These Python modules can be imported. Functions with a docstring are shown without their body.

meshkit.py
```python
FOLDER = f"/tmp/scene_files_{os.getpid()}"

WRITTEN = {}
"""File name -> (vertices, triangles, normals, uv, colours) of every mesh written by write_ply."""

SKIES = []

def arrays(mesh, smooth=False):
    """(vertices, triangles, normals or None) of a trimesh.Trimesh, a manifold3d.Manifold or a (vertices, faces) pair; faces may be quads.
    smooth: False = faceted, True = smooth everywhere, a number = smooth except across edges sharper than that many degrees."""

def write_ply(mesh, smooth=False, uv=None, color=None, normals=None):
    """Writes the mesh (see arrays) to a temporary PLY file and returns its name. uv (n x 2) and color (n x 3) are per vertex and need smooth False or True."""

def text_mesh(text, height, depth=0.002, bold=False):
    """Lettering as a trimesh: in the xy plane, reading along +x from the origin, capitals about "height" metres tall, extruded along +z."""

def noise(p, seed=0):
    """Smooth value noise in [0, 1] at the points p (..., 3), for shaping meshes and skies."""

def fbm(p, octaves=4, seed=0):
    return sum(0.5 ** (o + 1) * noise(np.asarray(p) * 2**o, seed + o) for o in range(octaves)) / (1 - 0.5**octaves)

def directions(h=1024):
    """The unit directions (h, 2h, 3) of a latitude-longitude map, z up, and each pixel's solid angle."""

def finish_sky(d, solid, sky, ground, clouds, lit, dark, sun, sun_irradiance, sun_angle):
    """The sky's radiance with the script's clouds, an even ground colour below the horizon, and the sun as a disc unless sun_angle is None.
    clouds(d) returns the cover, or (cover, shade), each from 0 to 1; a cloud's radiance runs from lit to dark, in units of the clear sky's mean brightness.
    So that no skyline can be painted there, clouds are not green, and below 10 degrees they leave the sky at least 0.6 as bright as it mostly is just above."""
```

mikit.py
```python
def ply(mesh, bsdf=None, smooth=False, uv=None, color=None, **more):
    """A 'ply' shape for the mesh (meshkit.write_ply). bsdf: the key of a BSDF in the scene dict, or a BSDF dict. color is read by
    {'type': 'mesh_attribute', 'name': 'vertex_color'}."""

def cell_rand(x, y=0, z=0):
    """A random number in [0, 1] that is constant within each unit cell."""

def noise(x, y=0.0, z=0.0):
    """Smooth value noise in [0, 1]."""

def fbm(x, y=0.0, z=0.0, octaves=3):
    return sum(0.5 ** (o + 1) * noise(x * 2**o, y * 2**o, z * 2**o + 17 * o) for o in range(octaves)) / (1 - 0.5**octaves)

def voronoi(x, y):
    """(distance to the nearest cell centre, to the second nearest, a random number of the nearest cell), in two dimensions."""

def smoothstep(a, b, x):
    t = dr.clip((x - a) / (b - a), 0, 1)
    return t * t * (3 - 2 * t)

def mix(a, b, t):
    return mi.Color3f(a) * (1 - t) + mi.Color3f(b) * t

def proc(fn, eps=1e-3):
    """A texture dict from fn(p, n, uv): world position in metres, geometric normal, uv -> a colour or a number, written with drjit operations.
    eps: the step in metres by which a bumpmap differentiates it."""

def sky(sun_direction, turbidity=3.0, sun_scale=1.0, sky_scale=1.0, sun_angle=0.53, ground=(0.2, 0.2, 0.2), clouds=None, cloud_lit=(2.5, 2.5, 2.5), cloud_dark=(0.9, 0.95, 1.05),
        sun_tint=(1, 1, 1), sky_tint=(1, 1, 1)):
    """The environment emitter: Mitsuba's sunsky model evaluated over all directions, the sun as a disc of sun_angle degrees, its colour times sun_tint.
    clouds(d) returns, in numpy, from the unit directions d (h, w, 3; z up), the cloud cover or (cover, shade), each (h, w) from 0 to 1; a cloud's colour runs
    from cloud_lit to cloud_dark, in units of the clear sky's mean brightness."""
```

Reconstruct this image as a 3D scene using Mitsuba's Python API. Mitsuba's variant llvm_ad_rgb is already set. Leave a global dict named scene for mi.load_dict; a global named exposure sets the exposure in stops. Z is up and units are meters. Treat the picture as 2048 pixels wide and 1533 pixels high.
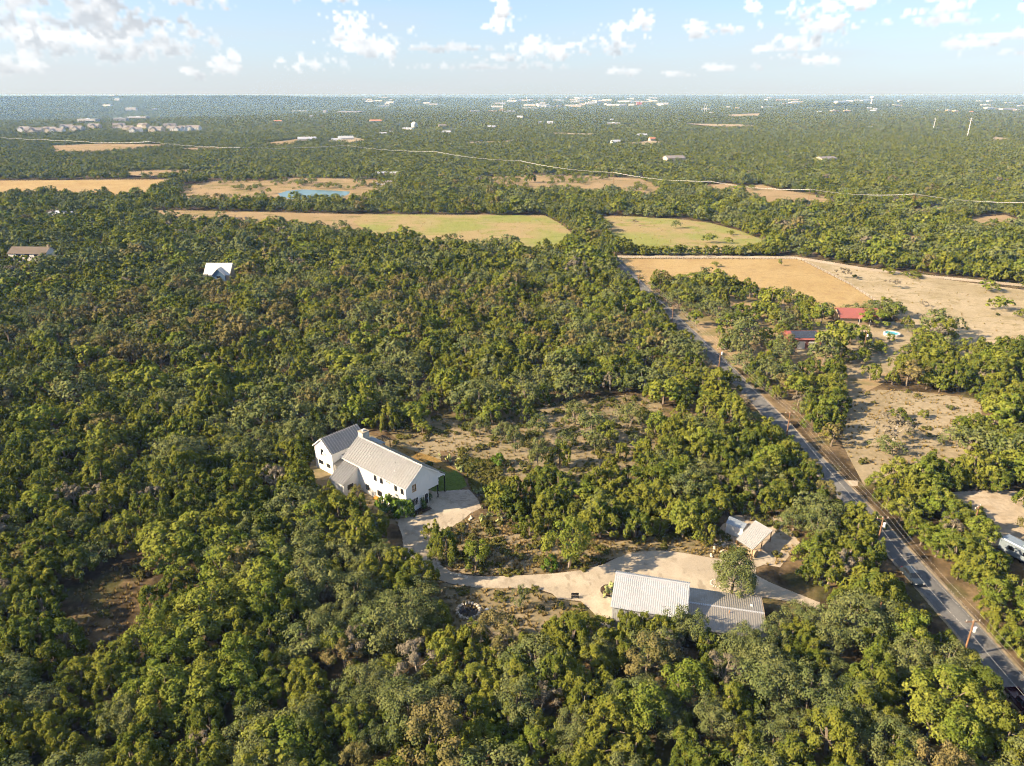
import math, random
import numpy as np, trimesh, shapely
from shapely.geometry import Polygon, LineString, Point, MultiPolygon
from shapely.ops import unary_union
import drjit as dr
import mitsuba as mi
import mikit, meshkit
from mikit import proc, noise, fbm, voronoi, cell_rand, smoothstep, mix

T = mi.ScalarTransform4f
scene, labels = {}, {}
rng = np.random.default_rng(7)

# ------------------------------------------------------------------ camera, sky, exposure
CAM_H, PITCH, FPX = 80.0, math.radians(22.1), 1420.0          # FPX: focal length in pixels of the 2048 px wide photograph
HAZE_R, HAZE_LOW, HAZE_TOP = 30000.0, -62.0, 82.5
SUN_AZ, SUN_EL = math.radians(14.0), math.radians(28.0)
SUN = (-math.cos(SUN_AZ) * math.cos(SUN_EL), -math.sin(SUN_AZ) * math.cos(SUN_EL), math.sin(SUN_EL))
exposure = 3.5
HAZE_DENSITY = [2.3e-5, 4.2e-5, 8.2e-5]

scene['camera'] = {'type': 'perspective', 'fov': 2 * math.degrees(math.atan(1024 / FPX)), 'fov_axis': 'x', 'near_clip': 0.5, 'far_clip': 60000.0,
                   'to_world': T().look_at(origin=[0, 0, CAM_H], target=[0, math.cos(PITCH), CAM_H - math.sin(PITCH)], up=[0, 0, 1]),
                   'medium': {'type': 'ref', 'id': 'haze_air'}}


def ray(px, py):
    x, y = (px - 1024) / FPX, -(py - 766.5) / FPX
    return np.array([x, math.cos(PITCH) + y * math.sin(PITCH), -math.sin(PITCH) + y * math.cos(PITCH)])


def at(px, py, z=0.0):
    """the point of the plane z that the photograph shows at this pixel"""
    r = ray(px, py)
    t = (CAM_H - z) / -r[2]
    return np.array([r[0] * t, r[1] * t])


def height_of(px, py, top):
    """how tall an upright thing is that stands at (px, py) and reaches up to the row top"""
    y = at(px, py)[1]
    r = ray(px, top)
    return CAM_H + r[2] / r[1] * y


# cumulus clouds: (azimuth px, elevation px in the photograph, half width, half height, shade)
PUFFS = [(150, 20, 170, 60, .75), (60, 60, 120, 50, .6), (250, 60, 110, 40, .75), (330, 95, 90, 45, .35), (120, 90, 120, 40, .1), (220, 92, 110, 30, .05), (40, 95, 60, 50, .35),
         (60, 140, 60, 22, .2), (440, 10, 70, 26, .35), (300, 2, 50, 16, .05), (700, 4, 65, 16, .2), (735, 80, 42, 42, .0), (755, 100, 55, 22, .1), (716, 62, 30, 30, .0), (838, 68, 10, 10, 0),
         (492, 138, 26, 16, .0), (508, 122, 12, 16, .0), (420, 148, 22, 16, .1), (650, 134, 45, 14, .1), (1005, 60, 36, 18, .1), (1005, 18, 12, 26, .1), (1060, 100, 50, 20, .1), (1100, 108, 30, 16, .1), (1000, 118, 40, 8, .2),
         (1190, 92, 40, 24, .1), (1220, 84, 40, 26, .0), (1262, 52, 22, 22, .0), (1240, 66, 26, 22, .0), (1360, 66, 24, 18, .0), (1410, 66, 44, 13, .1), (1458, 30, 12, 18, .0),
         (1570, 95, 46, 14, .1), (1520, 106, 60, 8, .15), (1590, 60, 42, 38, .0), (1650, 30, 40, 18, .0), (1560, 40, 30, 20, .0), (1800, 62, 72, 13, .1), (1830, 36, 36, 16, .0), (1755, 48, 20, 12, .0),
         (1830, 6, 46, 10, .1), (1930, 4, 50, 10, .1), (1965, 48, 18, 10, .1), (2035, 66, 26, 14, .0), (1890, 104, 60, 10, .2), (1930, 92, 50, 8, .1), (1600, 128, 26, 9, .1), (1540, 118, 30, 7, .2),
         (1330, 150, 30, 8, .2), (1420, 140, 40, 7, .3), (1980, 120, 60, 10, .2), (2040, 100, 30, 10, .1), (1240, 145, 30, 8, .2), (900, 100, 100, 8, .5), (980, 135, 120, 8, .5),
         (2150, 40, 90, 24, .1), (2350, 20, 120, 40, .2), (2600, 60, 120, 30, .2), (-150, 50, 150, 60, .6), (-420, 30, 160, 50, .4), (-700, 60, 120, 40, .3)]


def clouds(d):
    az, el = np.degrees(np.arctan2(d[..., 0], d[..., 1])), np.degrees(np.arcsin(d[..., 2]))
    cover, shade = np.zeros(az.shape), np.zeros(az.shape)
    top = el[:, 0] > 26
    big = meshkit.fbm(np.stack([d[..., 0] * 5 / (d[..., 2] + .35), d[..., 1] * 5 / (d[..., 2] + .35), d[..., 2] * 0], -1), 5, 3)
    high = np.clip((big - .57) / .08, 0, 1) * .9                       # the rest of the sky has the same scattered cumulus
    seen = (el > 0) & (el < 26) & (np.abs(az) < 100)
    q = np.stack([az / 1.1, el / 0.9, az * 0], -1)
    warp = meshkit.fbm(q, 5, 11) - .5
    warp2 = meshkit.fbm(q * 2.4 + 9, 4, 5) - .5
    warp3 = meshkit.fbm(q * 4.2 + 3, 4, 15) - .5
    bumpy = meshkit.fbm(q * 1.6, 4, 23)
    horizon_px = lambda px: math.degrees(math.atan((px - 1024) / (FPX * 1.02)))
    for px, py, hw, hh, sh in sorted(PUFFS, key=lambda p: p[4] > .5):
        a0 = horizon_px(px)
        e0 = math.degrees(math.atan((190 - py) / FPX * math.cos(PITCH) ** 1.6)) * .96
        wa, we = hw / FPX * 57.3 * .95, hh / FPX * 57.3 * .9
        da, de = (az - a0) / wa, (el - e0) / we
        low = de < 0
        r = np.sqrt(da ** 2 + np.where(low, (de * 1.5) ** 2, de ** 2))
        c = np.clip((.95 - r + warp * 2.1 + warp2 * 1.7 + warp3 * (1.7 if hw < 50 else .8)) / .42, 0, 1) ** .8
        c *= np.where(low, np.clip(1 + (de + .75 + warp2 * .5) / .2, 0, 1), 1)
        c = np.where(r < 2.2, c, 0) * (1.0 if sh < .5 else .92)
        s = np.clip(sh + .06 + .7 * np.clip(.2 - de, 0, 1) + (bumpy - .5) * 1.5 - .35 * np.clip(-da * .5, -1, 1) * 0 - .3 * np.clip(-da, 0, 1), 0, 1)
        shade = np.where(c > 0, shade * (1 - c) + s * c, shade)
        cover = np.maximum(cover, c)
    cover = np.where(seen, cover, np.where(top[:, None], high, 0))
    fade = np.clip((el - .3) / 5.0, 0.0, 1)
    cover = cover * (.5 + .5 * fade)
    streak = meshkit.fbm(np.stack([az / 9, el / 1.3, az * 0 + 4], -1), 4, 31)
    veil = np.where(el > 0, np.clip(.62 * np.exp(-(el / 4.5) ** 2) + .5 * (streak - .45) * np.exp(-(el / 9) ** 2), 0, .8), 0)      # thin high cloud low over the horizon
    shade = np.where(cover + veil > 0, (shade * cover + .8 * veil) / (cover + veil + 1e-6), shade)
    return 1 - (1 - cover) * (1 - veil), shade


scene['sky_light'] = mikit.sky(SUN, turbidity=3.0, sky_scale=.6, sky_tint=(1.0, .97, 1.03), clouds=clouds, cloud_lit=(2.75, 2.7, 2.65), cloud_dark=(1.2, 1.27, 1.36), ground=(.11, .11, .07), sun_tint=(.97, .98, 1.0))

# ------------------------------------------------------------------ materials
MAT = scene


def tex(fn, **k):
    return proc(fn, **k)


def diffuse(name, fn, two=True):
    b = {'type': 'diffuse', 'reflectance': tex(fn) if callable(fn) else {'type': 'rgb', 'value': list(fn)}}
    MAT['mat_' + name] = {'type': 'twosided', 'bsdf': b} if two else b


def glossy(name, color, rough=.4, metal=0.0, spec=.5, **k):
    b = {'type': 'principled', 'base_color': tex(color) if callable(color) else {'type': 'rgb', 'value': list(color)}, 'roughness': rough, 'metallic': metal, 'specular': spec, **k}
    MAT['mat_' + name] = {'type': 'twosided', 'bsdf': b}


def ply(mesh, material, **k):
    return mikit.ply(mesh, 'mat_' + material, **k)


def leaf(name, a, b, c, spot=.55):
    """leaves: colour a to b from tree to tree, sprigs towards c"""
    def fn(p, n, uv):
        tree = fbm(p.x * .21, p.y * .21, 3.0, 2)
        col = mix(a, b, smoothstep(.3, .7, tree))
        sprig = noise(p.x * 1.1, p.y * 1.1, p.z * 1.1)
        col = mix(col, c, smoothstep(.45, .95, sprig) * spot)
        return col * (.72 + .56 * noise(p.x * 3.1, p.y * 3.1, p.z * 3.1))
    diffuse(name, fn)


leaf('leaf_juniper', (.066, .088, .016), (.124, .134, .022), (.178, .172, .03))
leaf('leaf_oak', (.092, .115, .04), (.13, .145, .052), (.168, .168, .066))
leaf('leaf_elm', (.125, .115, .042), (.155, .128, .052), (.195, .165, .07))
leaf('leaf_bright', (.105, .138, .022), (.152, .168, .028), (.198, .195, .045))
leaf('leaf_grey', (.15, .13, .09), (.18, .155, .115), (.22, .19, .14), .4)
leaf('leaf_shrub', (.045, .085, .012), (.075, .12, .018), (.10, .16, .03))
leaf('leaf_bush', (.062, .072, .016), (.10, .098, .026), (.14, .12, .04))
diffuse('bark', lambda p, n, uv: mix((.13, .105, .08), (.24, .2, .16), noise(p.x * 6, p.y * 6, p.z * 3)))
diffuse('bark_pale', lambda p, n, uv: mix((.25, .22, .18), (.42, .38, .32), noise(p.x * 6, p.y * 6, p.z * 3)))


def soil(p, n, uv):
    big = fbm(p.x * .05, p.y * .05, 0, 3)
    mid = fbm(p.x * .35, p.y * .35, 5.0, 4)
    fine = fbm(p.x * 2.1, p.y * 2.1, 9.0, 3)
    col = mix((.05, .038, .024), (.145, .105, .06), smoothstep(.35, .7, mid))
    col = mix(col, (.22, .165, .10), smoothstep(.55, .75, big) * .7)
    col = mix(col, (.07, .075, .025), smoothstep(.56, .75, fbm(p.x * .22, p.y * .22, 2.0, 3)) * .55)
    return col * (.62 + .76 * fine)


diffuse('soil', soil)


def field_mat(name, a, b, c, s1=.06, s2=.5, streak=1.0):
    def fn(p, n, uv):
        big = fbm(p.x * s1 * streak, p.y * s1, 1.0, 4)
        col = mix(a, b, smoothstep(.35, .65, big))
        mid = fbm(p.x * s2 * .5, p.y * s2, 4.0, 3)
        col = mix(col, c, smoothstep(.52, .78, mid) * .7)
        return col * (.8 + .4 * fbm(p.x * 1.7, p.y * 1.7, 7.0, 3))
    diffuse(name, fn)


field_mat('golden_grass', (0.314, 0.228, 0.112), (0.342, 0.257, 0.131), (0.286, 0.201, 0.102))
field_mat('dry_pasture', (0.291, 0.242, 0.156), (0.348, 0.292, 0.2), (0.229, 0.191, 0.106))
field_mat('green_gold', (.215, .225, .075), (.285, .225, .12), (.17, .20, .05), .03, .22)
field_mat('rough_pasture', (0.253, 0.192, 0.107), (0.288, 0.215, 0.129), (0.138, 0.132, 0.053), .03, .16)
field_mat('dry_slope', (.19, .155, .093), (.245, .202, .13), (.105, .10, .045), .12, .9)
field_mat('tan_soil', (.25, .205, .132), (.305, .255, .172), (.185, .155, .092), .08, .7)
field_mat('caliche', (0.349, 0.293, 0.221), (0.392, 0.337, 0.264), (0.277, 0.215, 0.142), .1, .6)
field_mat('far_canopy', (.07, .082, .024), (.095, .10, .032), (.16, .14, .07), .004, .012)


def concrete(p, n, uv):
    m = fbm(p.x * .25, p.y * .25, 0, 4)
    col = mix((.34, .295, .23), (.41, .36, .285), smoothstep(.3, .7, m))
    stain = fbm(p.x * .9, p.y * .6, 8.0, 4)
    col = mix(col, (.2, .168, .128), smoothstep(.52, .8, stain) * .55)
    speck = noise(p.x * 7, p.y * 7, 1.0)
    return col * (.92 + .16 * speck)


diffuse('concrete', concrete)


def asphalt(p, n, uv):
    m = fbm(p.x * .5, p.y * .12, 0, 4)
    col = mix((.115, .116, .119), (.165, .164, .161), smoothstep(.3, .75, m))
    crack = fbm(p.x * 1.6, p.y * .9, 3.0, 3)
    return mix(col, (.06, .06, .06), smoothstep(.66, .74, crack) * .5) * (.88 + .24 * noise(p.x * 9, p.y * 9, 0))


diffuse('asphalt', asphalt)
field_mat('gravel', (0.304, 0.255, 0.201), (0.346, 0.298, 0.242), (0.207, 0.166, 0.125), .2, 2.2)
field_mat('shoulder', (0.249, 0.206, 0.143), (0.292, 0.242, 0.181), (0.15, 0.125, 0.074), .3, 1.2)
field_mat('gravel_road', (0.359, 0.304, 0.229), (0.402, 0.346, 0.27), (0.318, 0.263, 0.194), .1, .8)


def lawn_fn(p, n, uv):
    m = fbm(p.x * .35, p.y * .35, 0, 4)
    dry = smoothstep(146.5, 149.0, p.y - .25 * p.x + 5.0 * (m - .5))          # the far side of the lawn is unwatered, dry grass
    g = mix((.075, .112, .024), (.108, .145, .03), m)
    return mix(g, mix((.17, .11, .038), (.22, .15, .056), m), dry) * (.75 + .5 * noise(p.x * 4, p.y * 4, 0))


diffuse('lawn_grass', lawn_fn)
diffuse('mulch', lambda p, n, uv: mix((.035, .025, .018), (.10, .07, .05), noise(p.x * 5, p.y * 5, 0)))
diffuse('white_board', lambda p, n, uv: mi.Color3f(.74, .735, .715) * (.93 + .07 * fbm(p.x * .8, p.y * .8, p.z * .8, 3)))
diffuse('white_trim', (.82, .81, .78))
diffuse('cream_wall', lambda p, n, uv: mi.Color3f(.50, .44, .35) * (.9 + .2 * noise(p.x * .5, p.y * .5, p.z)))
diffuse('town_wall', (.40, .385, .36))
diffuse('tan_wall', (.32, .25, .17))
diffuse('blue_paint', (.10, .17, .27))
diffuse('red_wall', (.24, .095, .075))


def sheet_metal(name, col, rust, amount, rough, metal, scale=.35):
    def fn(p, n, uv):
        m = fbm(p.x * scale, p.y * scale, p.z * scale, 4)
        c = mix(col, rust, smoothstep(.45, .8, m) * amount)
        return c * (.93 + .14 * noise(p.x * 3.3, p.y * 3.3, p.z * 3.3))
    glossy(name, fn, rough, metal, .5)


sheet_metal('roof_white', (.225, .229, .236), (.18, .178, .172), .45, .45, 1.0)
sheet_metal('roof_seam', (.33, .33, .325), (.27, .27, .26), .3, .5, .7)
sheet_metal('roof_carport', (.30, .305, .31), (.25, .25, .245), .35, .45, .4)
sheet_metal('roof_barn', (.50, .51, .52), (.42, .42, .415), .35, .45, .5)
sheet_metal('roof_shed', (.28, .265, .24), (.18, .14, .10), .75, .45, .4)
sheet_metal('roof_blue', (.28, .34, .40), (.24, .27, .31), .4, .35, .7)
sheet_metal('roof_red', (.26, .085, .07), (.21, .08, .067), .5, .5, .0)
sheet_metal('roof_brown', (.105, .08, .062), (.075, .06, .048), .6, .8, .0)
sheet_metal('roof_slate', (.17, .155, .145), (.24, .21, .19), .6, .8, .0)
sheet_metal('roof_tile', (.42, .19, .10), (.33, .16, .1), .6, .8, .0)
sheet_metal('pale_metal', (.46, .475, .49), (.38, .38, .38), .4, .35, .3)
sheet_metal('rust_steel', (.34, .2, .13), (.22, .12, .08), .6, .6, .2)
glossy('window_glass', (.012, .014, .018), .06, 0, .6)
glossy('black_metal', (.02, .02, .021), .4, .2, .5)
glossy('solar_glass', (.035, .045, .07), .15, .2, .6)
diffuse('pole_wood', lambda p, n, uv: mix((.16, .09, .055), (.28, .165, .10), noise(p.x * 8, p.y * 8, p.z * 1.2)))
diffuse('orange_wood', (.45, .22, .05))
diffuse('limestone', lambda p, n, uv: mix((.42, .37, .30), (.62, .56, .47), noise(p.x * 2.5, p.y * 2.5, p.z * 2.5)))
diffuse('fire_ash', lambda p, n, uv: mix((.02, .018, .017), (.075, .065, .06), noise(p.x * 3, p.y * 3, 0)))
glossy('wire_metal', (.72, .70, .66), .35, .5, .5)
glossy('grey_paint', (.60, .61, .62), .4, .0, .5)
glossy('paint_dark', (.012, .02, .03), .22, .0, .6, clearcoat=.8)
glossy('paint_maroon', (.04, .006, .011), .22, .0, .6, clearcoat=.8)
glossy('paint_black', (.012, .012, .014), .22, .0, .6, clearcoat=.8)
glossy('trailer_paint', (.19, .235, .28), .35, .2, .5)
glossy('paint_white', (.72, .72, .72), .3, .0, .5)
glossy('paint_green', (.02, .2, .04), .3, .0, .5)
diffuse('tyre_rubber', (.018, .018, .018))
glossy('rim_metal', (.5, .5, .5), .3, .8, .5)
glossy('lamp_clear', (.7, .7, .7), .1, .2, .6)
glossy('lamp_red', (.25, .01, .01), .2, .0, .6)
diffuse('cactus_pad', lambda p, n, uv: mix((.20, .24, .09), (.36, .38, .17), noise(p.x * 3, p.y * 3, p.z * 3)))
glossy('pond_water', lambda p, n, uv: mix((.075, .135, .15), (.10, .16, .165), fbm(p.x * .03, p.y * .06, 0, 3)), .25, .0, .3)
glossy('pool_water', (.05, .28, .32), .12, .0, .5)
diffuse('flat_white', (.62, .61, .585))


# ------------------------------------------------------------------ small mesh kit
def cat(*ms):
    return trimesh.util.concatenate([m for m in ms if m is not None])


def box(x0, x1, y0, y1, z0, z1):
    m = trimesh.creation.box([x1 - x0, y1 - y0, z1 - z0])
    m.apply_translation([(x0 + x1) / 2, (y0 + y1) / 2, (z0 + z1) / 2])
    return m


def hull(pts):
    return trimesh.convex.convex_hull(np.array(pts, float))


def beam(p, q, r, n=6):
    p, q = np.array(p, float), np.array(q, float)
    return trimesh.creation.cylinder(r, segment=[p, q], sections=n)


def tube(points, radii, sides=6, cap=True):
    p = np.array(points, float)
    t = np.gradient(p, axis=0)
    t /= np.linalg.norm(t, axis=1, keepdims=True) + 1e-12
    a = np.cross(t, np.where(np.abs(t[:, 2:]) < .9, [0, 0, 1.0], [1.0, 0, 0]))
    a /= np.linalg.norm(a, axis=1, keepdims=True)
    b = np.cross(t, a)
    an = np.arange(sides) * 2 * np.pi / sides
    rr = np.broadcast_to(radii, (len(p),))[:, None, None]
    v = (p[:, None] + rr * (np.cos(an)[None, :, None] * a[:, None] + np.sin(an)[None, :, None] * b[:, None])).reshape(-1, 3)
    i, j = np.meshgrid(np.arange(len(p) - 1), np.arange(sides), indexing='ij')
    q = np.stack([i * sides + j, i * sides + (j + 1) % sides, (i + 1) * sides + (j + 1) % sides, (i + 1) * sides + j], -1).reshape(-1, 4)
    return trimesh.Trimesh(v, np.vstack([q[:, [0, 1, 2]], q[:, [0, 2, 3]]]), process=False)


def slab(corners, th):
    """a plate: its upper face through these corners (4 points), th thick downwards along its normal"""
    c = np.array(corners, float)
    n = np.cross(c[1] - c[0], c[2] - c[0])
    n /= np.linalg.norm(n)
    n = n if n[2] > 0 else -n
    return hull(np.vstack([c, c - n * th]))


def ribs(c0, c1, c2, c3, count, w, h):
    """raised seams from the edge c0-c1 to the edge c3-c2 of a roof slope"""
    c0, c1, c2, c3 = (np.array(c, float) for c in (c0, c1, c2, c3))
    n = np.cross(c1 - c0, c3 - c0)
    n /= np.linalg.norm(n)
    n = n if n[2] > 0 else -n
    s = (c1 - c0) / np.linalg.norm(c1 - c0) * w / 2
    out = []
    for k in range(count):
        t = (k + .5) / count
        a, b = c0 + (c1 - c0) * t, c3 + (c2 - c3) * t
        out.append(hull([a - s, a + s, b - s, b + s, a - s * .6 + n * h, a + s * .6 + n * h, b - s * .6 + n * h, b + s * .6 + n * h]))
    return cat(*out)


def sheet(poly, z):
    ms = []
    for g in getattr(poly, 'geoms', [poly]):
        if g.is_empty or g.geom_type != 'Polygon':
            continue
        v, f = trimesh.creation.triangulate_polygon(g, engine='earcut')
        e, g2 = v[f[:, 1]] - v[f[:, 0]], v[f[:, 2]] - v[f[:, 0]]
        n = e[:, 0] * g2[:, 1] - e[:, 1] * g2[:, 0]
        f = np.where((n < 0)[:, None], f[:, ::-1], f)
        ms.append(trimesh.Trimesh(np.column_stack([v, np.full(len(v), z)]), f, process=False))
    return cat(*ms)


def placed(m, x, y, z=0.0, rot=0.0, s=1.0):
    m = m.copy()
    m.apply_transform(trimesh.transformations.rotation_matrix(rot, [0, 0, 1]) @ np.diag([s, s, s, 1]))
    m.apply_translation([x, y, z])
    return m


USED = {}


def fresh(name):
    k = USED.get(name, 0)
    USED[name] = k + 1
    return name if k == 0 else f'{name}_{k:03d}'


def put(key, mesh, bsdf, smooth=False):
    scene[key] = ply(mesh, bsdf, smooth=smooth)
    return key


def part(parent, name, mesh, bsdf, smooth=False, label=None):
    k = fresh(parent + '__' + name)
    put(k, mesh, bsdf, smooth)
    if label:
        labels[k] = {'label': label}
    return k


def thing(name, label, category, group=None):
    k = fresh(name)
    labels[k] = {'label': label, 'category': category}
    if group:
        labels[k]['group'] = group
    return k


def structure(name, mesh, bsdf, label=None, smooth=False):
    k = fresh(name)
    put(k, mesh, bsdf, smooth)
    labels[k] = {'kind': 'structure', 'label': label or name.replace('_', ' '), 'category': name.split('_')[-1]}
    return k


def frame(origin, ang):
    """local axes on the ground: (a along ang, b to its right)"""
    o = np.array(origin, float)
    u = np.array([math.cos(ang), math.sin(ang)])
    v = np.array([math.sin(ang), -math.cos(ang)])
    M = np.eye(4)
    M[:2, 0], M[:2, 1], M[:2, 3] = u, v, o[:2]
    # mirrored (a, b, z) is left-handed: keep faces outward by flipping
    def to_world(m):
        m = m.copy()
        m.apply_transform(M)
        return m
    return to_world


# ------------------------------------------------------------------ ground
def terrain(x, y):
    x, y = np.asarray(x, float), np.asarray(y, float)
    r = np.hypot(x, y)
    p = np.stack([x / 1500, y / 1500, x * 0], -1)
    q = np.stack([x / 5200, y / 4200, x * 0 + 3], -1)
    near = (meshkit.fbm(p, 3, 2) - .5) * 26 * np.clip((r - 900) / 2200, 0, 1)
    far = (meshkit.fbm(q, 4, 8) - .42) * 140 * np.clip((r - 3600) / 5000, 0, 1)
    ramp = 12 * np.clip((r - 6000) / 5000, 0, 1) + 62 * np.clip((r - 10500) / 8000, 0, 1) ** 1.3
    az = np.degrees(np.arctan2(x, y))
    left = np.clip((-az - 12) / 10, 0, 1)
    left = np.clip((-az - 9 - 5 * np.sin(r / 1400)) / 13, 0, 1)
    valley = -42 * left * np.exp(-((r - 4600) / 1000) ** 2)
    ridge = left * 52 * np.exp(-((r - 7900 - 500 * np.sin(az / 5)) / 1300) ** 2)
    knoll = 26 * np.exp(-(((x - 2100) / 330) ** 2 + ((y - 4900) / 450) ** 2))
    return np.clip(near + far * (1 - .7 * left) + ramp + valley + ridge + knoll, -45, 66 + 12.0 * np.clip((r - 9500) / 6000, 0, 1))


def axis(vals):
    return np.unique(np.round(np.concatenate(vals), 2))


gx = axis([np.linspace(-900, 900, 37), np.geomspace(900, 28000, 60), -np.geomspace(900, 28000, 60)])
gy = axis([np.linspace(-400, 900, 28), np.geomspace(900, 28000, 90), [-3000, -1200]])
X, Y = np.meshgrid(gx, gy, indexing='ij')
Z = terrain(X, Y)


def grid_mesh(i0, i1, j0, j1):
    x, y, z = X[i0:i1, j0:j1], Y[i0:i1, j0:j1], Z[i0:i1, j0:j1]
    ni, nj = x.shape
    i, j = np.meshgrid(np.arange(ni - 1), np.arange(nj - 1), indexing='ij')
    k = (i * nj + j).ravel()
    f = np.vstack([np.stack([k, k + nj, k + nj + 1], 1), np.stack([k, k + nj + 1, k + 1], 1)])
    return trimesh.Trimesh(np.stack([x, y, z], -1).reshape(-1, 3), f, process=False)


split = int(np.searchsorted(gy, 1650))
structure('ground', grid_mesh(0, len(gx), 0, split + 1), 'soil', 'brown dry ground with leaf litter under the trees', smooth=True)
structure('hills', grid_mesh(0, len(gx), split, len(gy)), 'far_canopy', 'wooded land rolling away to the blue hazy hills on the horizon', smooth=True)


def area(pts, tree_top=4.5):
    """a patch of ground from its outline in the photograph; a third number is the height of the trees that hide its near edge"""
    return Polygon([tuple(at(p[0], p[1], p[2] if len(p) > 2 else 0.0)) for p in pts]).buffer(0)


h_ = 4.5
ROAD = [(73.9, 20), (73.8, 60), (73.74, 84.5), (73.64, 91.4), (73.38, 100.8), (73.0, 114.5), (72.3, 134), (71.0, 156.5), (69.1, 190), (66.4, 224.4), (62.9, 261.5), (59.6, 298.3), (57.0, 335), (53.6, 378)]
road_line = LineString(ROAD)
road = road_line.buffer(2.35, cap_style=2)
shoulder = road_line.buffer(2.85, cap_style=2)
GR = [(53.0, 376.0), (80, 376.2), (105.5, 376), (150, 374), (162, 362), (172, 350), (196, 333), (231, 315), (300, 285)]
gravel_line = LineString(GR)
gravel_road = gravel_line.buffer(2.8)
drive = area([(857, 981), (867, 983), (905, 1003), (943.7, 1025), (924, 1042), (895, 1060), (866, 1075), (861, 1085), (863, 1112), (878, 1129), (902, 1144), (932, 1151), (976, 1154), (1037, 1151.7), (1110, 1147.6), (1171, 1140), (1208, 1129), (1232, 1117), (1257, 1109),
              (1287, 1103.5), (1333, 1102), (1370, 1107), (1419, 1115.8), (1460, 1122), (1500, 1118), (1545, 1108), (1548, 1122), (1512, 1136), (1512, 1151), (1541, 1166), (1576, 1180.6), (1605, 1192), (1640, 1206), (1640, 1222), (1600, 1208), (1566, 1201.4), (1527, 1195),
              (1505, 1205), (1420, 1230), (1300, 1250), (1223, 1262), (1200, 1245), (1187, 1226), (1161.6, 1203), (1115, 1197.7), (1105, 1188), (1083, 1180.6), (1056, 1177), (1000, 1177), (951, 1175.7), (902, 1168), (873, 1158.6), (846, 1141.5), (826.5, 1117),
              (807, 1097), (804.5, 1073), (794.7, 1046), (787, 1036), (816.7, 1037.5), (845, 1029), (866, 1020), (851, 1009), (849, 998)])
lawn = area([(866, 983), (840, 968), (790, 890), (815, 898), (869, 915), (905, 935), (928, 956), (934, 972.7), (916, 981)])
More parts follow.
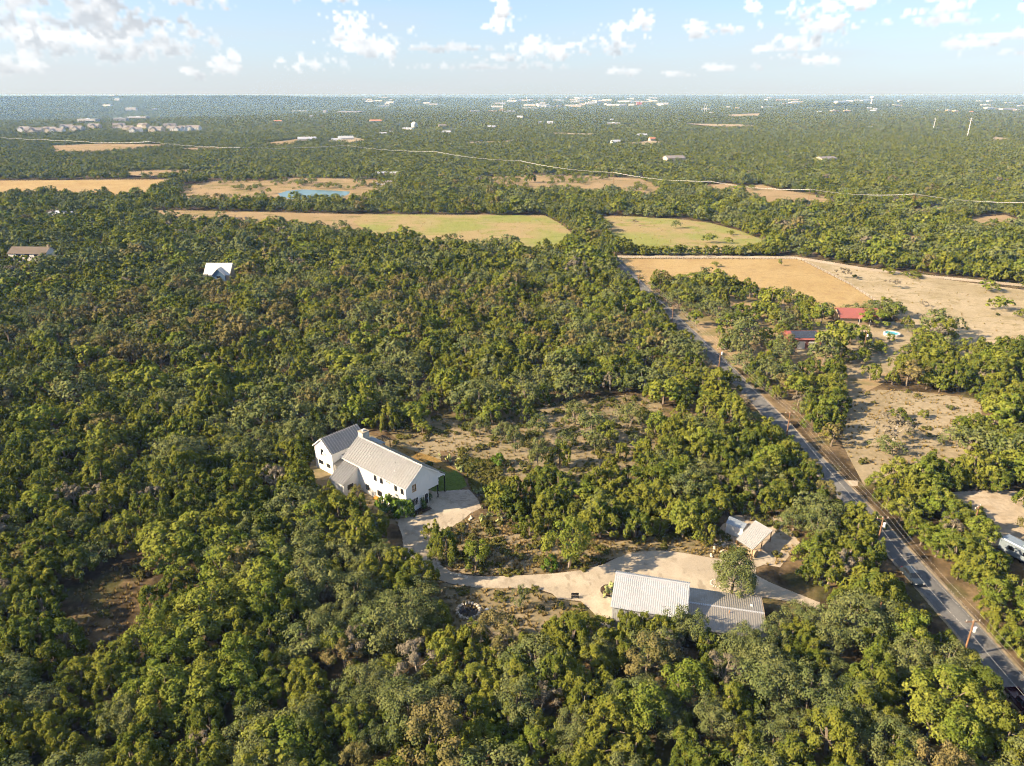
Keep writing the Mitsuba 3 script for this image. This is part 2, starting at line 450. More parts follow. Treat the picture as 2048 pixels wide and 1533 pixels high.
pea_gravel = area([(868, 984), (916, 980), (938.4, 979.8), (955, 997.4), (963, 1016), (944, 1026), (905, 1004)])
bed = area([(820, 1033), (845, 1027), (865, 1018), (850, 1008), (846, 996), (838, 1006)])
weeds = area([(928, 918), (985, 925), (1010, 955), (1030, 990), (1040, 1020), (985, 1015), (960, 990), (940, 968), (936, 950), (915, 930)])
gappy = unary_union([area([(1350, 640), (1430, 600), (1560, 560), (1760, 620), (1780, 760), (1700, 800), (1560, 760), (1420, 720)]), area([(860, 560), (1260, 540), (1320, 640), (1000, 640)])])
front_yard = area([(846, 1143), (873, 1160), (902, 1169), (951, 1177), (1056, 1178), (1105, 1190), (1115, 1199), (1165, 1206), (1180, 1225, 4), (1080, 1240, 5), (990, 1245, 5), (930, 1250, 4.5), (880, 1225, 4)])
slope = area([(862, 1112), (866, 1080), (925, 1042), (960, 1040), (1040, 1050), (1130, 1075), (1230, 1085), (1330, 1070), (1430, 1060), (1470, 1080), (1500, 1112), (1420, 1114), (1333, 1100), (1230, 1116), (1171, 1138), (1037, 1150), (932, 1149), (878, 1127)])
house_yard = area([(622, 925), (640, 900), (700, 860), (800, 885), (880, 900), (890, 1000), (850, 1040), (800, 1050), (745, 1046), (712, 1028), (690, 1005, 2), (650, 980, 2), (610, 965, 2)])
glade = area([(760, 850), (860, 835), (960, 845), (1060, 815), (1150, 800), (1250, 790), (1320, 800), (1335, 850), (1325, 905), (1290, 950), (1200, 985), (1080, 985), (1040, 955), (960, 945), (900, 905), (800, 885)])
carport_yard = area([(1440, 1055), (1465, 1030), (1560, 1035), (1600, 1085), (1560, 1135), (1500, 1125), (1440, 1110)])
dark_gap = area([(150, 1190), (205, 1145), (268, 1116), (296, 1140), (280, 1200), (250, 1285, 3), (165, 1300, 3)])
left_gaps = [area([(185, 742), (330, 738), (560, 742), (600, 752), (480, 752), (330, 750), (250, 752), (190, 750)]), area([(0, 728), (28, 726), (25, 738), (0, 742)])]
golden = area([(1236, 518), (1598, 518), (1700, 570), (1762, 612), (1700, 612, 4), (1640, 606, 4), (1560, 572, 5), (1450, 543, 5), (1290, 548, 5), (1310, 580, 3), (1330, 608), (1300, 600), (1268, 556)])
roadside = area([(1236, 519), (1285, 545), (1330, 605), (1400, 640), (1385, 640), (1420, 700), (1440, 740), (1420, 735), (1370, 655), (1310, 590)])
pasture = area([(1600, 519), (1660, 527), (1780, 545), (2048, 580), (2110, 590), (2110, 690), (2000, 700), (1960, 716), (1905, 700, 3), (1880, 655, 3), (1800, 640), (1764, 612), (1700, 572)])
bend_clear = area([(784, 1040), (798, 1100), (822, 1150), (860, 1185), (950, 1205), (950, 1170), (870, 1150), (830, 1110), (815, 1050)])
right_glade = area([(1690, 790), (1760, 780), (1850, 785), (1960, 800), (1965, 840), (1900, 870), (1960, 900), (1975, 940), (1890, 940), (1790, 955), (1735, 940, 4), (1690, 860, 4)])
right_glade2 = area([(1560, 680), (1640, 660), (1740, 640), (1850, 650), (1830, 700), (1800, 740), (1720, 760), (1680, 740), (1720, 700), (1600, 710)])
right_yard = area([(1900, 985), (1985, 980), (2060, 985), (2080, 1060), (2060, 1090), (1985, 1075, 2), (1950, 1040, 3), (1900, 1010)])
right_track = area([(1640, 958), (1716, 962), (1716, 972), (1660, 975)])
mid_strip = area([(275, 420), (500, 424), (720, 429), (1090, 431), (1125, 450), (1145, 468), (1120, 490, h_), (1000, 483, h_), (880, 478, h_), (760, 462, h_), (700, 452, h_), (430, 437, h_), (330, 432, h_)])
mid_green = area([(730, 429), (1090, 431), (1125, 450), (1145, 468), (1120, 490, h_), (1000, 483, h_), (880, 478, h_), (760, 462, h_), (705, 444)])
east_field = area([(1180, 433), (1260, 433), (1350, 438), (1420, 446), (1480, 462), (1525, 480), (1532, 494, 3), (1400, 497, 3), (1300, 497, 3), (1240, 485, 3), (1200, 445)])
west_field = area([(-60, 362), (200, 360), (350, 359), (372, 362), (330, 372), (300, 380, h_), (250, 388, h_), (100, 383, h_), (-60, 388, h_)])
pond_field = area([(360, 372), (430, 362), (520, 362), (590, 356), (660, 357), (740, 359), (800, 365), (770, 385), (720, 396, 3), (700, 402, 3), (560, 402, 3), (480, 402, 3), (420, 404, 3), (350, 398, 3)])
pond = area([(556, 388), (575, 382), (605, 379.5), (650, 381), (700, 383.5), (697, 389), (685, 394), (640, 399), (580, 399), (562, 395)])
far_glades = [area([(960, 356), (1060, 350), (1180, 352), (1280, 358), (1318, 372), (1316, 390, h_), (1260, 384, h_), (1170, 376, h_), (1080, 378, h_), (990, 372, h_)]),
              area([(1478, 376), (1520, 368), (1560, 380), (1650, 393), (1690, 408, h_), (1600, 404, h_), (1530, 400, h_), (1480, 388, h_)]), area([(1390, 372), (1450, 366), (1500, 374), (1470, 382, 3), (1410, 382, 3)]),
              area([(1785, 476), (1830, 472), (1856, 486, 2), (1810, 494, 3)]), area([(1800, 420), (1880, 415), (1900, 430), (1830, 436, 2)]), area([(1920, 438), (2010, 430), (2060, 448), (1960, 454, 3)]),
              area([(100, 293), (200, 289), (330, 291), (330, 296), (200, 304, 3), (110, 303, 3)]), area([(190, 352), (280, 345), (385, 342), (380, 347), (300, 352, 2)]), area([(360, 299), (440, 297), (440, 303), (370, 304)]),
              area([(520, 290), (600, 280), (620, 285), (560, 295)]), area([(650, 285), (700, 276), (740, 284), (700, 290)]), area([(1230, 290), (1300, 284), (1340, 288), (1290, 293)]),
              area([(1370, 250), (1480, 252), (1520, 255), (1450, 258)]), area([(1455, 232), (1520, 229), (1515, 236), (1460, 237)]), area([(1970, 284), (1990, 276), (2030, 282), (2000, 286)]), area([(930, 287), (1040, 283), (1050, 285), (940, 291)]),
              area([(1100, 268), (1200, 270), (1190, 274), (1110, 273)])]

LAYER = [0.004]


def ground_patch(name, poly, mat, label, z=None):
    z = z if z is not None else LAYER[0]
    LAYER[0] += .004
    return structure(name, sheet(poly, z), mat, label)


# clearings lie flat on the ground, then the roads over them
def lift(poly, extra=.02):
    """sheets far out follow the terrain"""
    return poly


def draped(poly, z, step=60.0):
    m = sheet(poly, 0.0)
    for _ in range(3):
        m = m.subdivide()
    v = m.vertices.copy()
    v[:, 2] = terrain(v[:, 0], v[:, 1]) + z
    return trimesh.Trimesh(v, m.faces, process=False)


def cleared(name, poly, mat, label, z):
    far = poly.centroid.distance(Point(0, 0)) > 850
    structure(name, draped(poly, z + 1.5) if far else sheet(poly, z), mat, label)


cleared('pasture', pasture, 'dry_pasture', 'pale dry pasture with scattered bushes on the right', .008)
cleared('field', golden, 'golden_grass', 'smooth golden mown field beside the gravel road', .012)
cleared('verge', roadside, 'dry_slope', 'tan grass verge along the far stretch of road', .008)
cleared('field', mid_strip, 'rough_pasture', 'long tan hay strip in the middle distance, left part', .02)
cleared('field', mid_green, 'green_gold', 'green and tan striped field in the middle distance', .035)
cleared('field', east_field, 'green_gold', 'yellow-green field with lone trees behind the hedge row', .02)
cleared('field', west_field, 'golden_grass', 'golden field at the left edge in the middle distance', .03)
cleared('field', pond_field, 'rough_pasture', 'tan pasture around the pond', .03)
cleared('pond', pond, 'pond_water', 'small blue-green pond in the tan pasture', .06)
for k, g in enumerate(far_glades):
    cleared('clearing', g, 'rough_pasture' if k < 10 else 'dry_pasture', 'bare tan clearing in the distant woods', .02)
cleared('clearing', right_glade, 'tan_soil', 'tan clearing with sparse trees right of the road', .008)
cleared('clearing', right_glade2, 'tan_soil', 'tan yard between the red-roofed buildings', .006)
cleared('clearing', right_yard, 'caliche', 'pale gravel yard at the right edge', .008)
cleared('track', right_track, 'caliche', 'pale track joining the road from the right', .010)
cleared('clearing', front_yard, 'dry_slope', 'brown bare clearing below the curved driveway', .008)
cleared('slope', slope, 'dry_slope', 'dry grass slope above the driveway', .006)
cleared('clearing', carport_yard, 'caliche', 'pale gravel around the carport', .008)
structure('clearing', sheet(gappy.geoms[0] if hasattr(gappy, 'geoms') else gappy, .0042), 'rough_pasture', 'tan ground between the trees right of the lane')
structure('glade_ground', sheet(glade.union(weeds).union(house_yard), .0045), 'dry_slope', 'bare tan ground of the open glade behind the white house')
structure('roadside_gravel', sheet(shoulder, .010), 'shoulder', 'pale gravel shoulder of the lane')
structure('gravel_road', sheet(gravel_road, .016), 'gravel_road', 'pale gravel road beyond the golden field')
structure('road', sheet(road, .022), 'asphalt', 'grey asphalt lane running away on the right')
structure('driveway', trimesh.creation.extrude_polygon(drive.buffer(.3).buffer(-.3), .05, engine='earcut'), 'concrete', 'pale curving concrete driveway from the house to the metal barn')
structure('lawn', sheet(lawn, .014), 'lawn_grass', 'mown green lawn behind the white house')
structure('gravel_patch', sheet(pea_gravel, .018), 'gravel', 'grey gravel patch beside the driveway pad')
structure('flower_bed', sheet(bed, .058), 'mulch', 'dark mulched bed at the white house gable')

# ------------------------------------------------------------------ trees
UP = np.array([0, 0, 1.0])


def unit(v):
    return v / (np.linalg.norm(v, axis=-1, keepdims=True) + 1e-9)


def leaves(c, n, size, r, upright=0.0):
    """one bent four-cornered sprig per row at c, facing n"""
    k = len(c)
    t = unit(np.cross(n, unit(r.normal(size=(k, 3)))))
    if upright:
        g = unit(UP + .45 * r.normal(size=(k, 3)))
        t = unit(g - n * (g * n).sum(1, keepdims=True))
    b = np.cross(n, t)
    s = (size * r.uniform(.6, 1.35, k) * (1 + .35 * upright))[:, None]
    w = r.uniform(.55, 1.0, k)[:, None] * (1 - .4 * upright)
    v = np.stack([c - t * s * .5, c - b * s * .5 * w - n * s * .12, c + t * s * .5, c + b * s * .5 * w - n * s * .12], 1).reshape(-1, 3)
    i = np.arange(k)[:, None] * 4
    return v, np.vstack([i + [0, 1, 2], i + [0, 2, 3]])


FORM = {  # blobs, blob radius, lowest branches, upward stretch, roundness
    'juniper': dict(blobs=46, rb=(.13, .23), base=.03, stretch=1.55, cone=.8, lift=.45),
    'oak': dict(blobs=36, rb=(.2, .32), base=.14, stretch=.85, cone=.45, lift=.25),
    'roundoak': dict(blobs=130, rb=(.16, .25), base=.07, stretch=.95, cone=.45, lift=.25),
    'elm': dict(blobs=30, rb=(.16, .28), base=.24, stretch=1.0, cone=.5, lift=.15),
    'open': dict(blobs=17, rb=(.16, .26), base=.34, stretch=.9, cone=.5, lift=.15),
    'bush': dict(blobs=12, rb=(.25, .42), base=.0, stretch=1.0, cone=.5, lift=.35),
    'shrub': dict(blobs=14, rb=(.25, .42), base=.0, stretch=1.0, cone=.6, lift=.35),
}


def crown(form, R, H, n, size, seed, rough=.5):
    r = np.random.default_rng(seed)
    f = FORM[form]
    nb = max(3, int(f['blobs'] * min(1, (n / 260) ** .5 + .2)))
    ang = r.uniform(0, 2 * np.pi, nb) + np.arange(nb) * 2.4
    rad = np.sqrt(r.uniform(0, 1, nb)) * .86
    off = r.uniform(-.14, .14, 2) * R
    lob = 1 + .22 * np.sin(ang * 2 + r.uniform(0, 6)) + .15 * np.sin(ang * 3 + r.uniform(0, 6))
    x, y = np.cos(ang) * rad * R * lob + off[0], np.sin(ang) * rad * R * lob + off[1]
    dome = (1 - rad ** (2 if f['cone'] < .7 else 1.35)) ** (.5 if f['cone'] < .7 else .75)
    z0 = H * f['base']
    z = z0 + (H - z0) * (.12 + .80 * dome * r.uniform(.62, 1.0, nb)) * r.choice([1, 1, 1, .6] if f['cone'] > .7 else [1, .8, .6, .4] if form == 'roundoak' else [1, 1, .8, .5], nb)
    rb = r.uniform(*f['rb'], nb) * R
    cb = np.stack([x, y, np.maximum(z - rb * .5, z0 + rb * .45)], 1)
    pick = r.choice(nb, n, p=rb ** 2 / (rb ** 2).sum())
    out = unit(cb[pick] - np.array([off[0], off[1], H * .3])) * .55
    d = unit(unit(r.normal(size=(n, 3))) + UP * f['lift'] + out)
    shell = r.uniform(.55, 1.08, n)[:, None] * (1 + .25 * r.normal(size=(n, 1)) * .5)
    c = cb[pick] + d * rb[pick][:, None] * shell * [1, 1, f['stretch']]
    c[:, 2] = np.maximum(c[:, 2], .08)
    nrm = unit(d * .9 + unit(r.normal(size=(n, 3))) * rough + UP * (.2 if n > 40 else .7 if n > 12 else 2.2 if n > 6 else 4.5))
    return leaves(c, nrm, size, r, 1.0 if form == 'juniper' and n > 60 else 0.0) + (cb, rb)


def trunk(H, R, seed, cb, form):
    r = np.random.default_rng(seed + 99)
    stems = []
    lean = r.uniform(-.1, .1, 2) * H
    top = np.array([lean[0], lean[1], H * .62])
    rt = .045 * R + .05
    pts = [np.array([0, 0, -.3]), np.array([lean[0] * .25, lean[1] * .25, H * .2]), np.array([lean[0] * .6, lean[1] * .6, H * .4]), top]
    stems.append(tube(pts, [rt * 1.25, rt, rt * .75, rt * .35], 5))
    for k in r.choice(len(cb), min(5, len(cb)), replace=False):
        s = pts[1] * .5 + pts[2] * .5
        stems.append(tube([s, (s + cb[k]) / 2 + [0, 0, -.1 * R], cb[k]], [rt * .55, rt * .38, rt * .14], 4))
    return cat(*stems)


LEAF_OF = {'juniper': 'leaf_juniper', 'oak': 'leaf_oak', 'roundoak': 'leaf_oak', 'elm': 'leaf_elm', 'bright': 'leaf_bright', 'grey': 'leaf_grey', 'bush': 'leaf_bush', 'shrub': 'leaf_shrub'}
FORM_OF = {'juniper': 'juniper', 'oak': 'oak', 'roundoak': 'roundoak', 'elm': 'elm', 'bright': 'oak', 'grey': 'open', 'bush': 'bush', 'shrub': 'shrub'}
SIZE_OF = {'juniper': (2.6, 6.3), 'oak': (3.1, 6.2), 'roundoak': (3.6, 6.4), 'elm': (2.9, 7.2), 'bright': (2.8, 6.6), 'grey': (2.5, 5.6), 'bush': (1.0, 1.1), 'shrub': (1.0, 1.3)}
LEAF_SIZE = {'juniper': .40, 'oak': .34, 'roundoak': .34, 'elm': .36, 'bright': .42, 'grey': .30, 'bush': .24, 'shrub': .26}
GROUPS = {}


def tree_group(kind, lod, var):
    """one tree of a kind as a shape group of trunk and crown"""
    key = f'{kind}_model_{lod}{var}'
    if key not in GROUPS:
        R, H = SIZE_OF[kind]
        n, s = {0: (3600, .62), 1: (1700, .88), 2: (760, 1.26), 3: (230, 2.15), 4: (40, 4.6)}[lod]
        if kind in ('shrub', 'bush'):
            n = int(n * .35)
        if kind == 'roundoak':
            n = int(n * 2.3)
        if kind == 'grey':
            n = int(n * .6)
        seed = 1000 * (1 + list(LEAF_OF).index(kind)) + var
        v, f, cb, rb = crown(FORM_OF[kind], R, H, n, LEAF_SIZE[kind] * s, seed, (.5, .42, .33, .26, .2)[lod])
        g = {'type': 'shapegroup', 'crown': ply((v, f), LEAF_OF[kind])}
        if lod < 3 and kind not in ('shrub', 'bush'):
            g['trunk'] = ply(trunk(H, R, seed, cb, kind), 'bark_pale' if kind == 'grey' else 'bark')
        scene[key] = g
        GROUPS[key] = g
    return key


def inst(key, group, x, y, z, rot, sx, sz):
    c, s = math.cos(rot) * sx, math.sin(rot) * sx
    scene[key] = {'type': 'instance', 'shapegroup': {'type': 'ref', 'id': group}, 'to_world': T([[c, -s, 0, x], [s, c, 0, y], [0, 0, sz, z], [0, 0, 0, 1]])}


TREES = []      # (x, y, kind, width scale, height scale, note)
hx = math.radians(139.2)
HOUSE = frame((-21.52, 124.98), hx)


def hp(a, b):
    return np.array([-21.52, 124.98]) + a * np.array([math.cos(hx), math.sin(hx)]) + b * np.array([math.sin(hx), -math.cos(hx)])


house_foot = Polygon([hp(-1, -1.5), hp(14.5, -1.5), hp(14.8, -5.2), hp(33, -5.2), hp(33, 11), hp(29.5, 16.5), hp(22, 17.5), hp(-1, 13)]).buffer(.8)
barn_foot = Polygon([(16.5, 98.5), (14.9, 91.5), (27, 88), (30.5, 86.2), (38.8, 86.8), (42.6, 95.8), (28.8, 99.8)]).buffer(1.2)
shed_foot = Polygon([(40, 120), (41, 108), (45, 107), (53, 116.5), (47, 123)]).buffer(.6)
hole = lambda px, py, r: Point(*at(px, py)).buffer(r)
no_trees = unary_union([shoulder.buffer(1.0), Polygon([(66.2, 150), (62.5, 190), (60, 224), (56.5, 261), (53.5, 298), (51, 335), (54, 372), (58, 335), (60, 298), (63, 261), (67, 224), (69.5, 190), (71, 150)]), bend_clear, Polygon([(67.0, 86), (72, 86), (72, 113), (66.0, 113), (66.4, 94)]), Polygon([(66.5, 60), (72, 60), (72, 81), (67.5, 81)]), gravel_road.buffer(1.2), drive.buffer(3.4), lawn.buffer(.6), pea_gravel.buffer(1.0), front_yard, slope, house_yard, carport_yard.buffer(.5), dark_gap.buffer(1.5), golden, roadside.buffer(-2), pasture, weeds, right_glade.buffer(1), right_glade2, right_yard, right_track.buffer(2),
                        mid_strip, east_field, west_field, pond_field, house_foot, barn_foot, shed_foot, glade] + left_gaps + far_glades)
BUILDINGS_CLEAR = []


def keep_clear(poly):
    BUILDINGS_CLEAR.append(poly)


# yards of the other buildings, with the side towards the camera open so far as the photograph shows them
for px, py, r in ((437, 562, 9), (65, 525, 12), (110, 528, 8), (1605, 695, 7), (1722, 652, 10), (521, 492, 6), (2035, 1112, 5), (525, 547, 5), (1035, 640, 4), (1140, 618, 4), (1480, 672, 4), (516, 572, 4)):
    keep_clear(hole(px, py, r))
keep_clear(Polygon([at(1998, 1108), at(2075, 1108), at(2085, 1190), at(2022, 1178)]))
keep_clear(Polygon([at(402, 578), at(410, 545), at(470, 545), at(474, 578)]))
keep_clear(Polygon([at(1572, 735), at(1572, 690), at(1645, 690), at(1642, 732)]))
keep_clear(Polygon([at(15, 530), at(15, 510), at(130, 512), at(130, 542)]))
no_trees = unary_union([no_trees] + BUILDINGS_CLEAR).buffer(2.6).buffer(-2.6)
shapely.prepare(no_trees)
brown_belt = area([(0, 690), (100, 640), (330, 600), (560, 520), (640, 560), (1100, 600), (1250, 640), (1330, 700), (1300, 760), (1000, 720), (640, 700), (560, 700), (300, 740), (60, 740)])
shapely.prepare(brown_belt)


def in_view(x, y, margin=14.0):
    depth = y * math.cos(PITCH) + CAM_H * math.sin(PITCH)
    return (np.abs(x) < depth * 1024 / FPX * 1.03 + margin) & (y > 50)


def pick_kind(x, y, r):
    u = r.uniform(size=len(x))
    patch = meshkit.fbm(np.stack([x / 26, y / 26, x * 0], -1), 3, 41)
    patch2 = meshkit.fbm(np.stack([x / 15, y / 15, x * 0], -1), 2, 77)
    belt = shapely.contains_xy(brown_belt, x, y)
    oak_p = np.clip(.18 - .1 * (x > 20) + (patch - .5) * 2.4 + .16 * np.clip((y - 140) / 100, 0, 1), .04, .85)
    kind = np.where(u < oak_p, 'oak', 'juniper').astype('<U8')
    v = r.uniform(size=len(x))
    kind = np.where((v < .05) | ((patch2 > .68) & (v < .45)), 'bright', kind)
    kind = np.where(belt & (v > .74), 'elm', kind)
    kind = np.where(~belt & (v > .988), 'elm', kind)
    kind = np.where((v > .938) & (v < .952), 'grey', kind)
    right = (x > 78) & (y < 420) & (v > .55) & (v < .72)
    return np.where(right, 'bright', kind)


def scatter(x0, x1, y0, y1, step, seed, clear, keep=1.0):
    r = np.random.default_rng(seed)
    xs, ys = np.meshgrid(np.arange(x0, x1, step), np.arange(y0, y1, step), indexing='ij')
    xs[:, ::2] += step / 2
    x = (xs + r.uniform(-.36, .36, xs.shape) * step).ravel()
    y = (ys + r.uniform(-.36, .36, xs.shape) * step).ravel()
    ok = in_view(x, y) & (r.uniform(size=len(x)) < keep)
    x, y = x[ok], y[ok]
    ok = ~shapely.contains_xy(clear, x, y)
    return x[ok], y[ok], r


def wood(x, y, r, small=1.0):
    kinds = pick_kind(x, y, r)
    for a, b, k in zip(x, y, kinds):
        w = float(np.clip(np.exp(r.normal(.04, .27)), .55, 1.75)) * small
        TREES.append((float(a), float(b), str(k), w, w * float(r.uniform(.78, 1.12)) * (1.0 if w < 1.3 else .88), None))


x, y, r = scatter(-150, 150, 48, 160, 3.75, 1, no_trees)
wood(x, y, r)
x, y, r = scatter(-260, 260, 160, 320, 5.1, 2, no_trees)
wood(x, y, r, 1.18)
# gaps in the wood where the photograph shows bare ground between trees
shapely.prepare(gappy)
TREES[:] = [t for t in TREES if not (gappy.contains(Point(t[0], t[1])) and (math.sin(t[0] * 12.9898 + t[1] * 78.233) * 43758.5453) % 1 < (.45 if t[0] > 60 else .25))]


def lone(px, py, top, kind, wpx, note):
    """a tree that stands by itself in the photograph: foot, top row and crown width in pixels"""
    x, y = at(px, py)
    H = max(.7, height_of(px, py, top))
    depth = y * math.cos(PITCH) + CAM_H * math.sin(PITCH)
    R, H0 = SIZE_OF[kind]
    TREES.append((x, y, kind, wpx / 2 * depth / FPX / R, H / H0, note))


LONES = [
    (893, 1128, 1040, 'juniper', 74, 'tall clumpy juniper on the inner side of the driveway curve'),
    (952, 1140, 1076, 'bright', 62, 'round bright green tree beside the tall juniper at the driveway curve'),
    (862, 1084, 1036, 'juniper', 40, 'juniper at the corner of the driveway pad'),
    (1138, 1136, 1030, 'bright', 92, 'yellow-green tree with a bare pale trunk above the driveway'),
    (1462, 1190, 1090, 'roundoak', 94, 'round live oak between the metal barn and the carport'),
    (1250, 1284, 1204, 'juniper', 70, 'juniper in front of the left end of the barn'),
    (1286, 1290, 1210, 'juniper', 66, 'juniper in front of the barn, second from its left end'),
    (1322, 1294, 1216, 'juniper', 70, 'juniper in front of the barn, third from its left end'),
    (1352, 1292, 1200, 'oak', 66, 'grey-green oak in front of the right part of the tall barn'),
    (1390, 1304, 1214, 'oak', 60, 'oak standing at the joint of the tall barn and the low shed'),
    (1412, 1322, 1248, 'juniper', 56, 'juniper in front of the left end of the low shed'),
    (1505, 1322, 1252, 'oak', 60, 'oak in front of the right end of the low shed'),
    (1540, 1310, 1240, 'oak', 60, 'oak at the right front corner of the low shed'),
    (1040, 1218, 1163, 'oak', 34, 'slim grey-green sapling in the brown clearing below the driveway'),
    (1100, 1132, 1110, 'shrub', 36, 'low yellow-green bush at the foot of the yellow-green tree'),
    (1270, 1078, 1000, 'juniper', 70, 'juniper behind the dry slope, left of the pair with thin trunks'),
    (1365, 1078, 1000, 'bright', 66, 'tree with thin pale trunks behind the dry slope'),
    (1412, 1082, 1010, 'juniper', 54, 'juniper left of the white shed'),
    (1200, 1075, 985, 'juniper', 80, 'dark juniper at the edge of the dry slope'),
    (1060, 1075, 1020, 'juniper', 60, 'juniper at the left end of the dry slope wood edge'),
    (794, 1032, 988, 'shrub', 60, 'bright green leafy shrub against the long white wall'),
    (772, 1024, 993, 'shrub', 40, 'green shrub left of the bright green shrub at the white wall'),
    (716, 1000, 968, 'elm', 26, 'reddish-brown small tree at the lean-to of the white house'),
    (824, 1034, 1010, 'shrub', 12, 'small yellow-green shrub in the mulched bed, nearest the house corner'),
    (846, 1018, 990, 'shrub', 12, 'upright shrub in the middle of the mulched bed'),
    (858, 1000, 985, 'shrub', 12, 'small shrub beside the black door'),
    (1847, 837, 816, 'juniper', 24, 'single round bush in the tan clearing right of the road'),
    (1785, 890, 825, 'grey', 80, 'thin grey half-bare tree in the tan clearing'),
    (1798, 838, 812, 'juniper', 36, 'small juniper left of the single round bush'),
    (1815, 850, 830, 'juniper', 18, 'very small juniper in the tan clearing'),
    (1770, 905, 868, 'oak', 60, 'grey-green oak at the foot of the half-bare tree'),
    (1818, 873, 855, 'oak', 22, 'small oak between the half-bare tree and the round bush'),
    (1940, 905, 850, 'oak', 90, 'wide grey-green oak at the right side of the tan clearing'),
    (2010, 925, 855, 'oak', 90, 'spreading live oak at the right edge of the tan clearing'),
    (1900, 880, 858, 'oak', 40, 'low oak left of the wide grey-green oak'),
    (1960, 915, 895, 'juniper', 18, 'little juniper under the spreading oak'),
    (1352, 457, 437, 'oak', 20, 'lone dark tree in the yellow-green field'),
    (1417, 487, 463, 'bright', 28, 'pale green tree in the near corner of the yellow-green field'),
    (1457, 487, 472, 'bright', 16, 'small bright green bush in the yellow-green field'),
    (1268, 452, 437, 'grey', 14, 'thin bare tree in the yellow-green field'),
    (1460, 470, 458, 'juniper', 16, 'small dark tree at the right side of the yellow-green field'),
    (1431, 534, 522, 'bright', 18, 'small young tree in the golden field'),
    (1559, 532, 514, 'bright', 9, 'slim young tree at the far right of the golden field'),
    (1682, 558, 533, 'grey', 34, 'pale thin tree at the edge of the dry pasture'),
    (1784, 577, 556, 'grey', 30, 'thin yellowish tree in the dry pasture'),
    (1979, 583, 556, 'bright', 36, 'bush at the far edge of the dry pasture by the gravel road'),
    (1995, 622, 588, 'bright', 44, 'wide yellow-green bush in the dry pasture'),
    (1846, 613, 601, 'grey', 20, 'tiny pale bush in the middle of the dry pasture'),
    (2044, 635, 615, 'juniper', 26, 'dark bush in the dry pasture at the right edge'),
    (1825, 555, 540, 'juniper', 40, 'dark juniper beside the gravel road'),
    (1776, 548, 530, 'juniper', 26, 'small juniper left of the dark one beside the gravel road'),
    (1570, 597, 568, 'oak', 34, 'oak standing alone at the near edge of the golden field'),
    (1062, 366, 340, 'juniper', 26, 'big dark round tree standing alone in the distant clearing'),
    (1225, 384, 366, 'oak', 16, 'small tree at the near side of the distant clearing'),
    (720, 372, 345, 'oak', 26, 'dark oak at the pond pasture, left of the corral'),
    (1700, 690, 640, 'bright', 66, 'big bright green tree in front of the red-roofed house'),
    (1750, 655, 612, 'bright', 60, 'leafy green tree right of the red-roofed house'),
    (2000, 425, 405, 'oak', 40, 'dark round oak in the sparse wood on the right'),
    (1690, 420, 400, 'oak', 30, 'dark oak at the right end of the tan distant clearing'),
    (600, 372, 360, 'bright', 18, 'pale green bush at the bank of the pond'),
    (672, 393, 385, 'bright', 10, 'little bush standing at the pond water'),
]
for l in LONES:
    lone(*l)
for k in range(15):          # the hedge row behind the gravel road
    px = 1243 + k * 21
    lone(px, 509 + (k % 3) * .8, 483 + (k * 5) % 6, 'juniper', 30, 'juniper in the dark hedge row behind the gravel road')
# open glade behind the house: scattered oaks, junipers and many low bushes
GL = [(985, 850, 800, 'bright', 60), (1010, 882, 838, 'oak', 44), (1030, 905, 842, 'oak', 40), (1075, 938, 862, 'oak', 44), (1078, 870, 820, 'oak', 50), (1120, 935, 870, 'juniper', 44), (1130, 900, 850, 'oak', 40), (1185, 880, 815, 'oak', 70), (1190, 905, 860, 'oak', 36),
      (1240, 918, 872, 'juniper', 34), (1290, 922, 870, 'juniper', 44), (1260, 855, 800, 'oak', 60), (1310, 870, 820, 'bright', 50), (1150, 850, 795, 'oak', 54), (1050, 840, 790, 'juniper', 50), (960, 870, 828, 'oak', 40), (930, 845, 795, 'juniper', 54), (828, 852, 795, 'bright', 60),
      (845, 868, 840, 'bright', 40), (780, 860, 800, 'juniper', 50), (1220, 948, 905, 'juniper', 40), (1000, 930, 905, 'shrub', 30), (1100, 965, 925, 'juniper', 46), (720, 850, 790, 'bright', 70), (690, 855, 800, 'juniper', 60)]
for l in GL:
    lone(*l, 'scattered tree in the open glade behind the white house')
# woods in front of the buildings
x, y, r = scatter(-700, 700, 320, 720, 6.2, 3, no_trees)
wood(x, y, r, 1.3)

for poly, seed, thr in ([(pond_field.difference(pond.buffer(6)), 31, .50), (right_glade2, 32, .60), (glade, 33, .50), (right_glade, 34, .62), (mid_strip.difference(mid_green.buffer(5)), 36, .74)] + [(g, 40 + i, .52) for i, g in enumerate(far_glades[:6])]):
    x0, y0, x1, y1 = poly.bounds
    shapely.prepare(poly)
    r = np.random.default_rng(seed)
    xs, ys = np.meshgrid(np.arange(x0, x1, 6.0), np.arange(y0, y1, 6.0), indexing='ij')
    xs, ys = (xs + r.uniform(-2.5, 2.5, xs.shape)).ravel(), (ys + r.uniform(-2.5, 2.5, ys.shape)).ravel()
    n_ = meshkit.fbm(np.stack([xs / 30, ys / 42, xs * 0 + seed], -1), 3, 6)
    ok = shapely.contains_xy(poly, xs, ys) & (n_ > thr + .06) & (r.uniform(size=len(xs)) < .55)
    for a, b in zip(xs[ok], ys[ok]):
        if not any(p.contains(Point(a, b)) for p in BUILDINGS_CLEAR):
            w = float(r.uniform(.45, 1.05))
            TREES.append((float(a), float(b), str(r.choice(['bright', 'oak', 'juniper', 'grey'], p=[.4, .3, .25, .05])), w, w * float(r.uniform(.7, 1.0)), None))

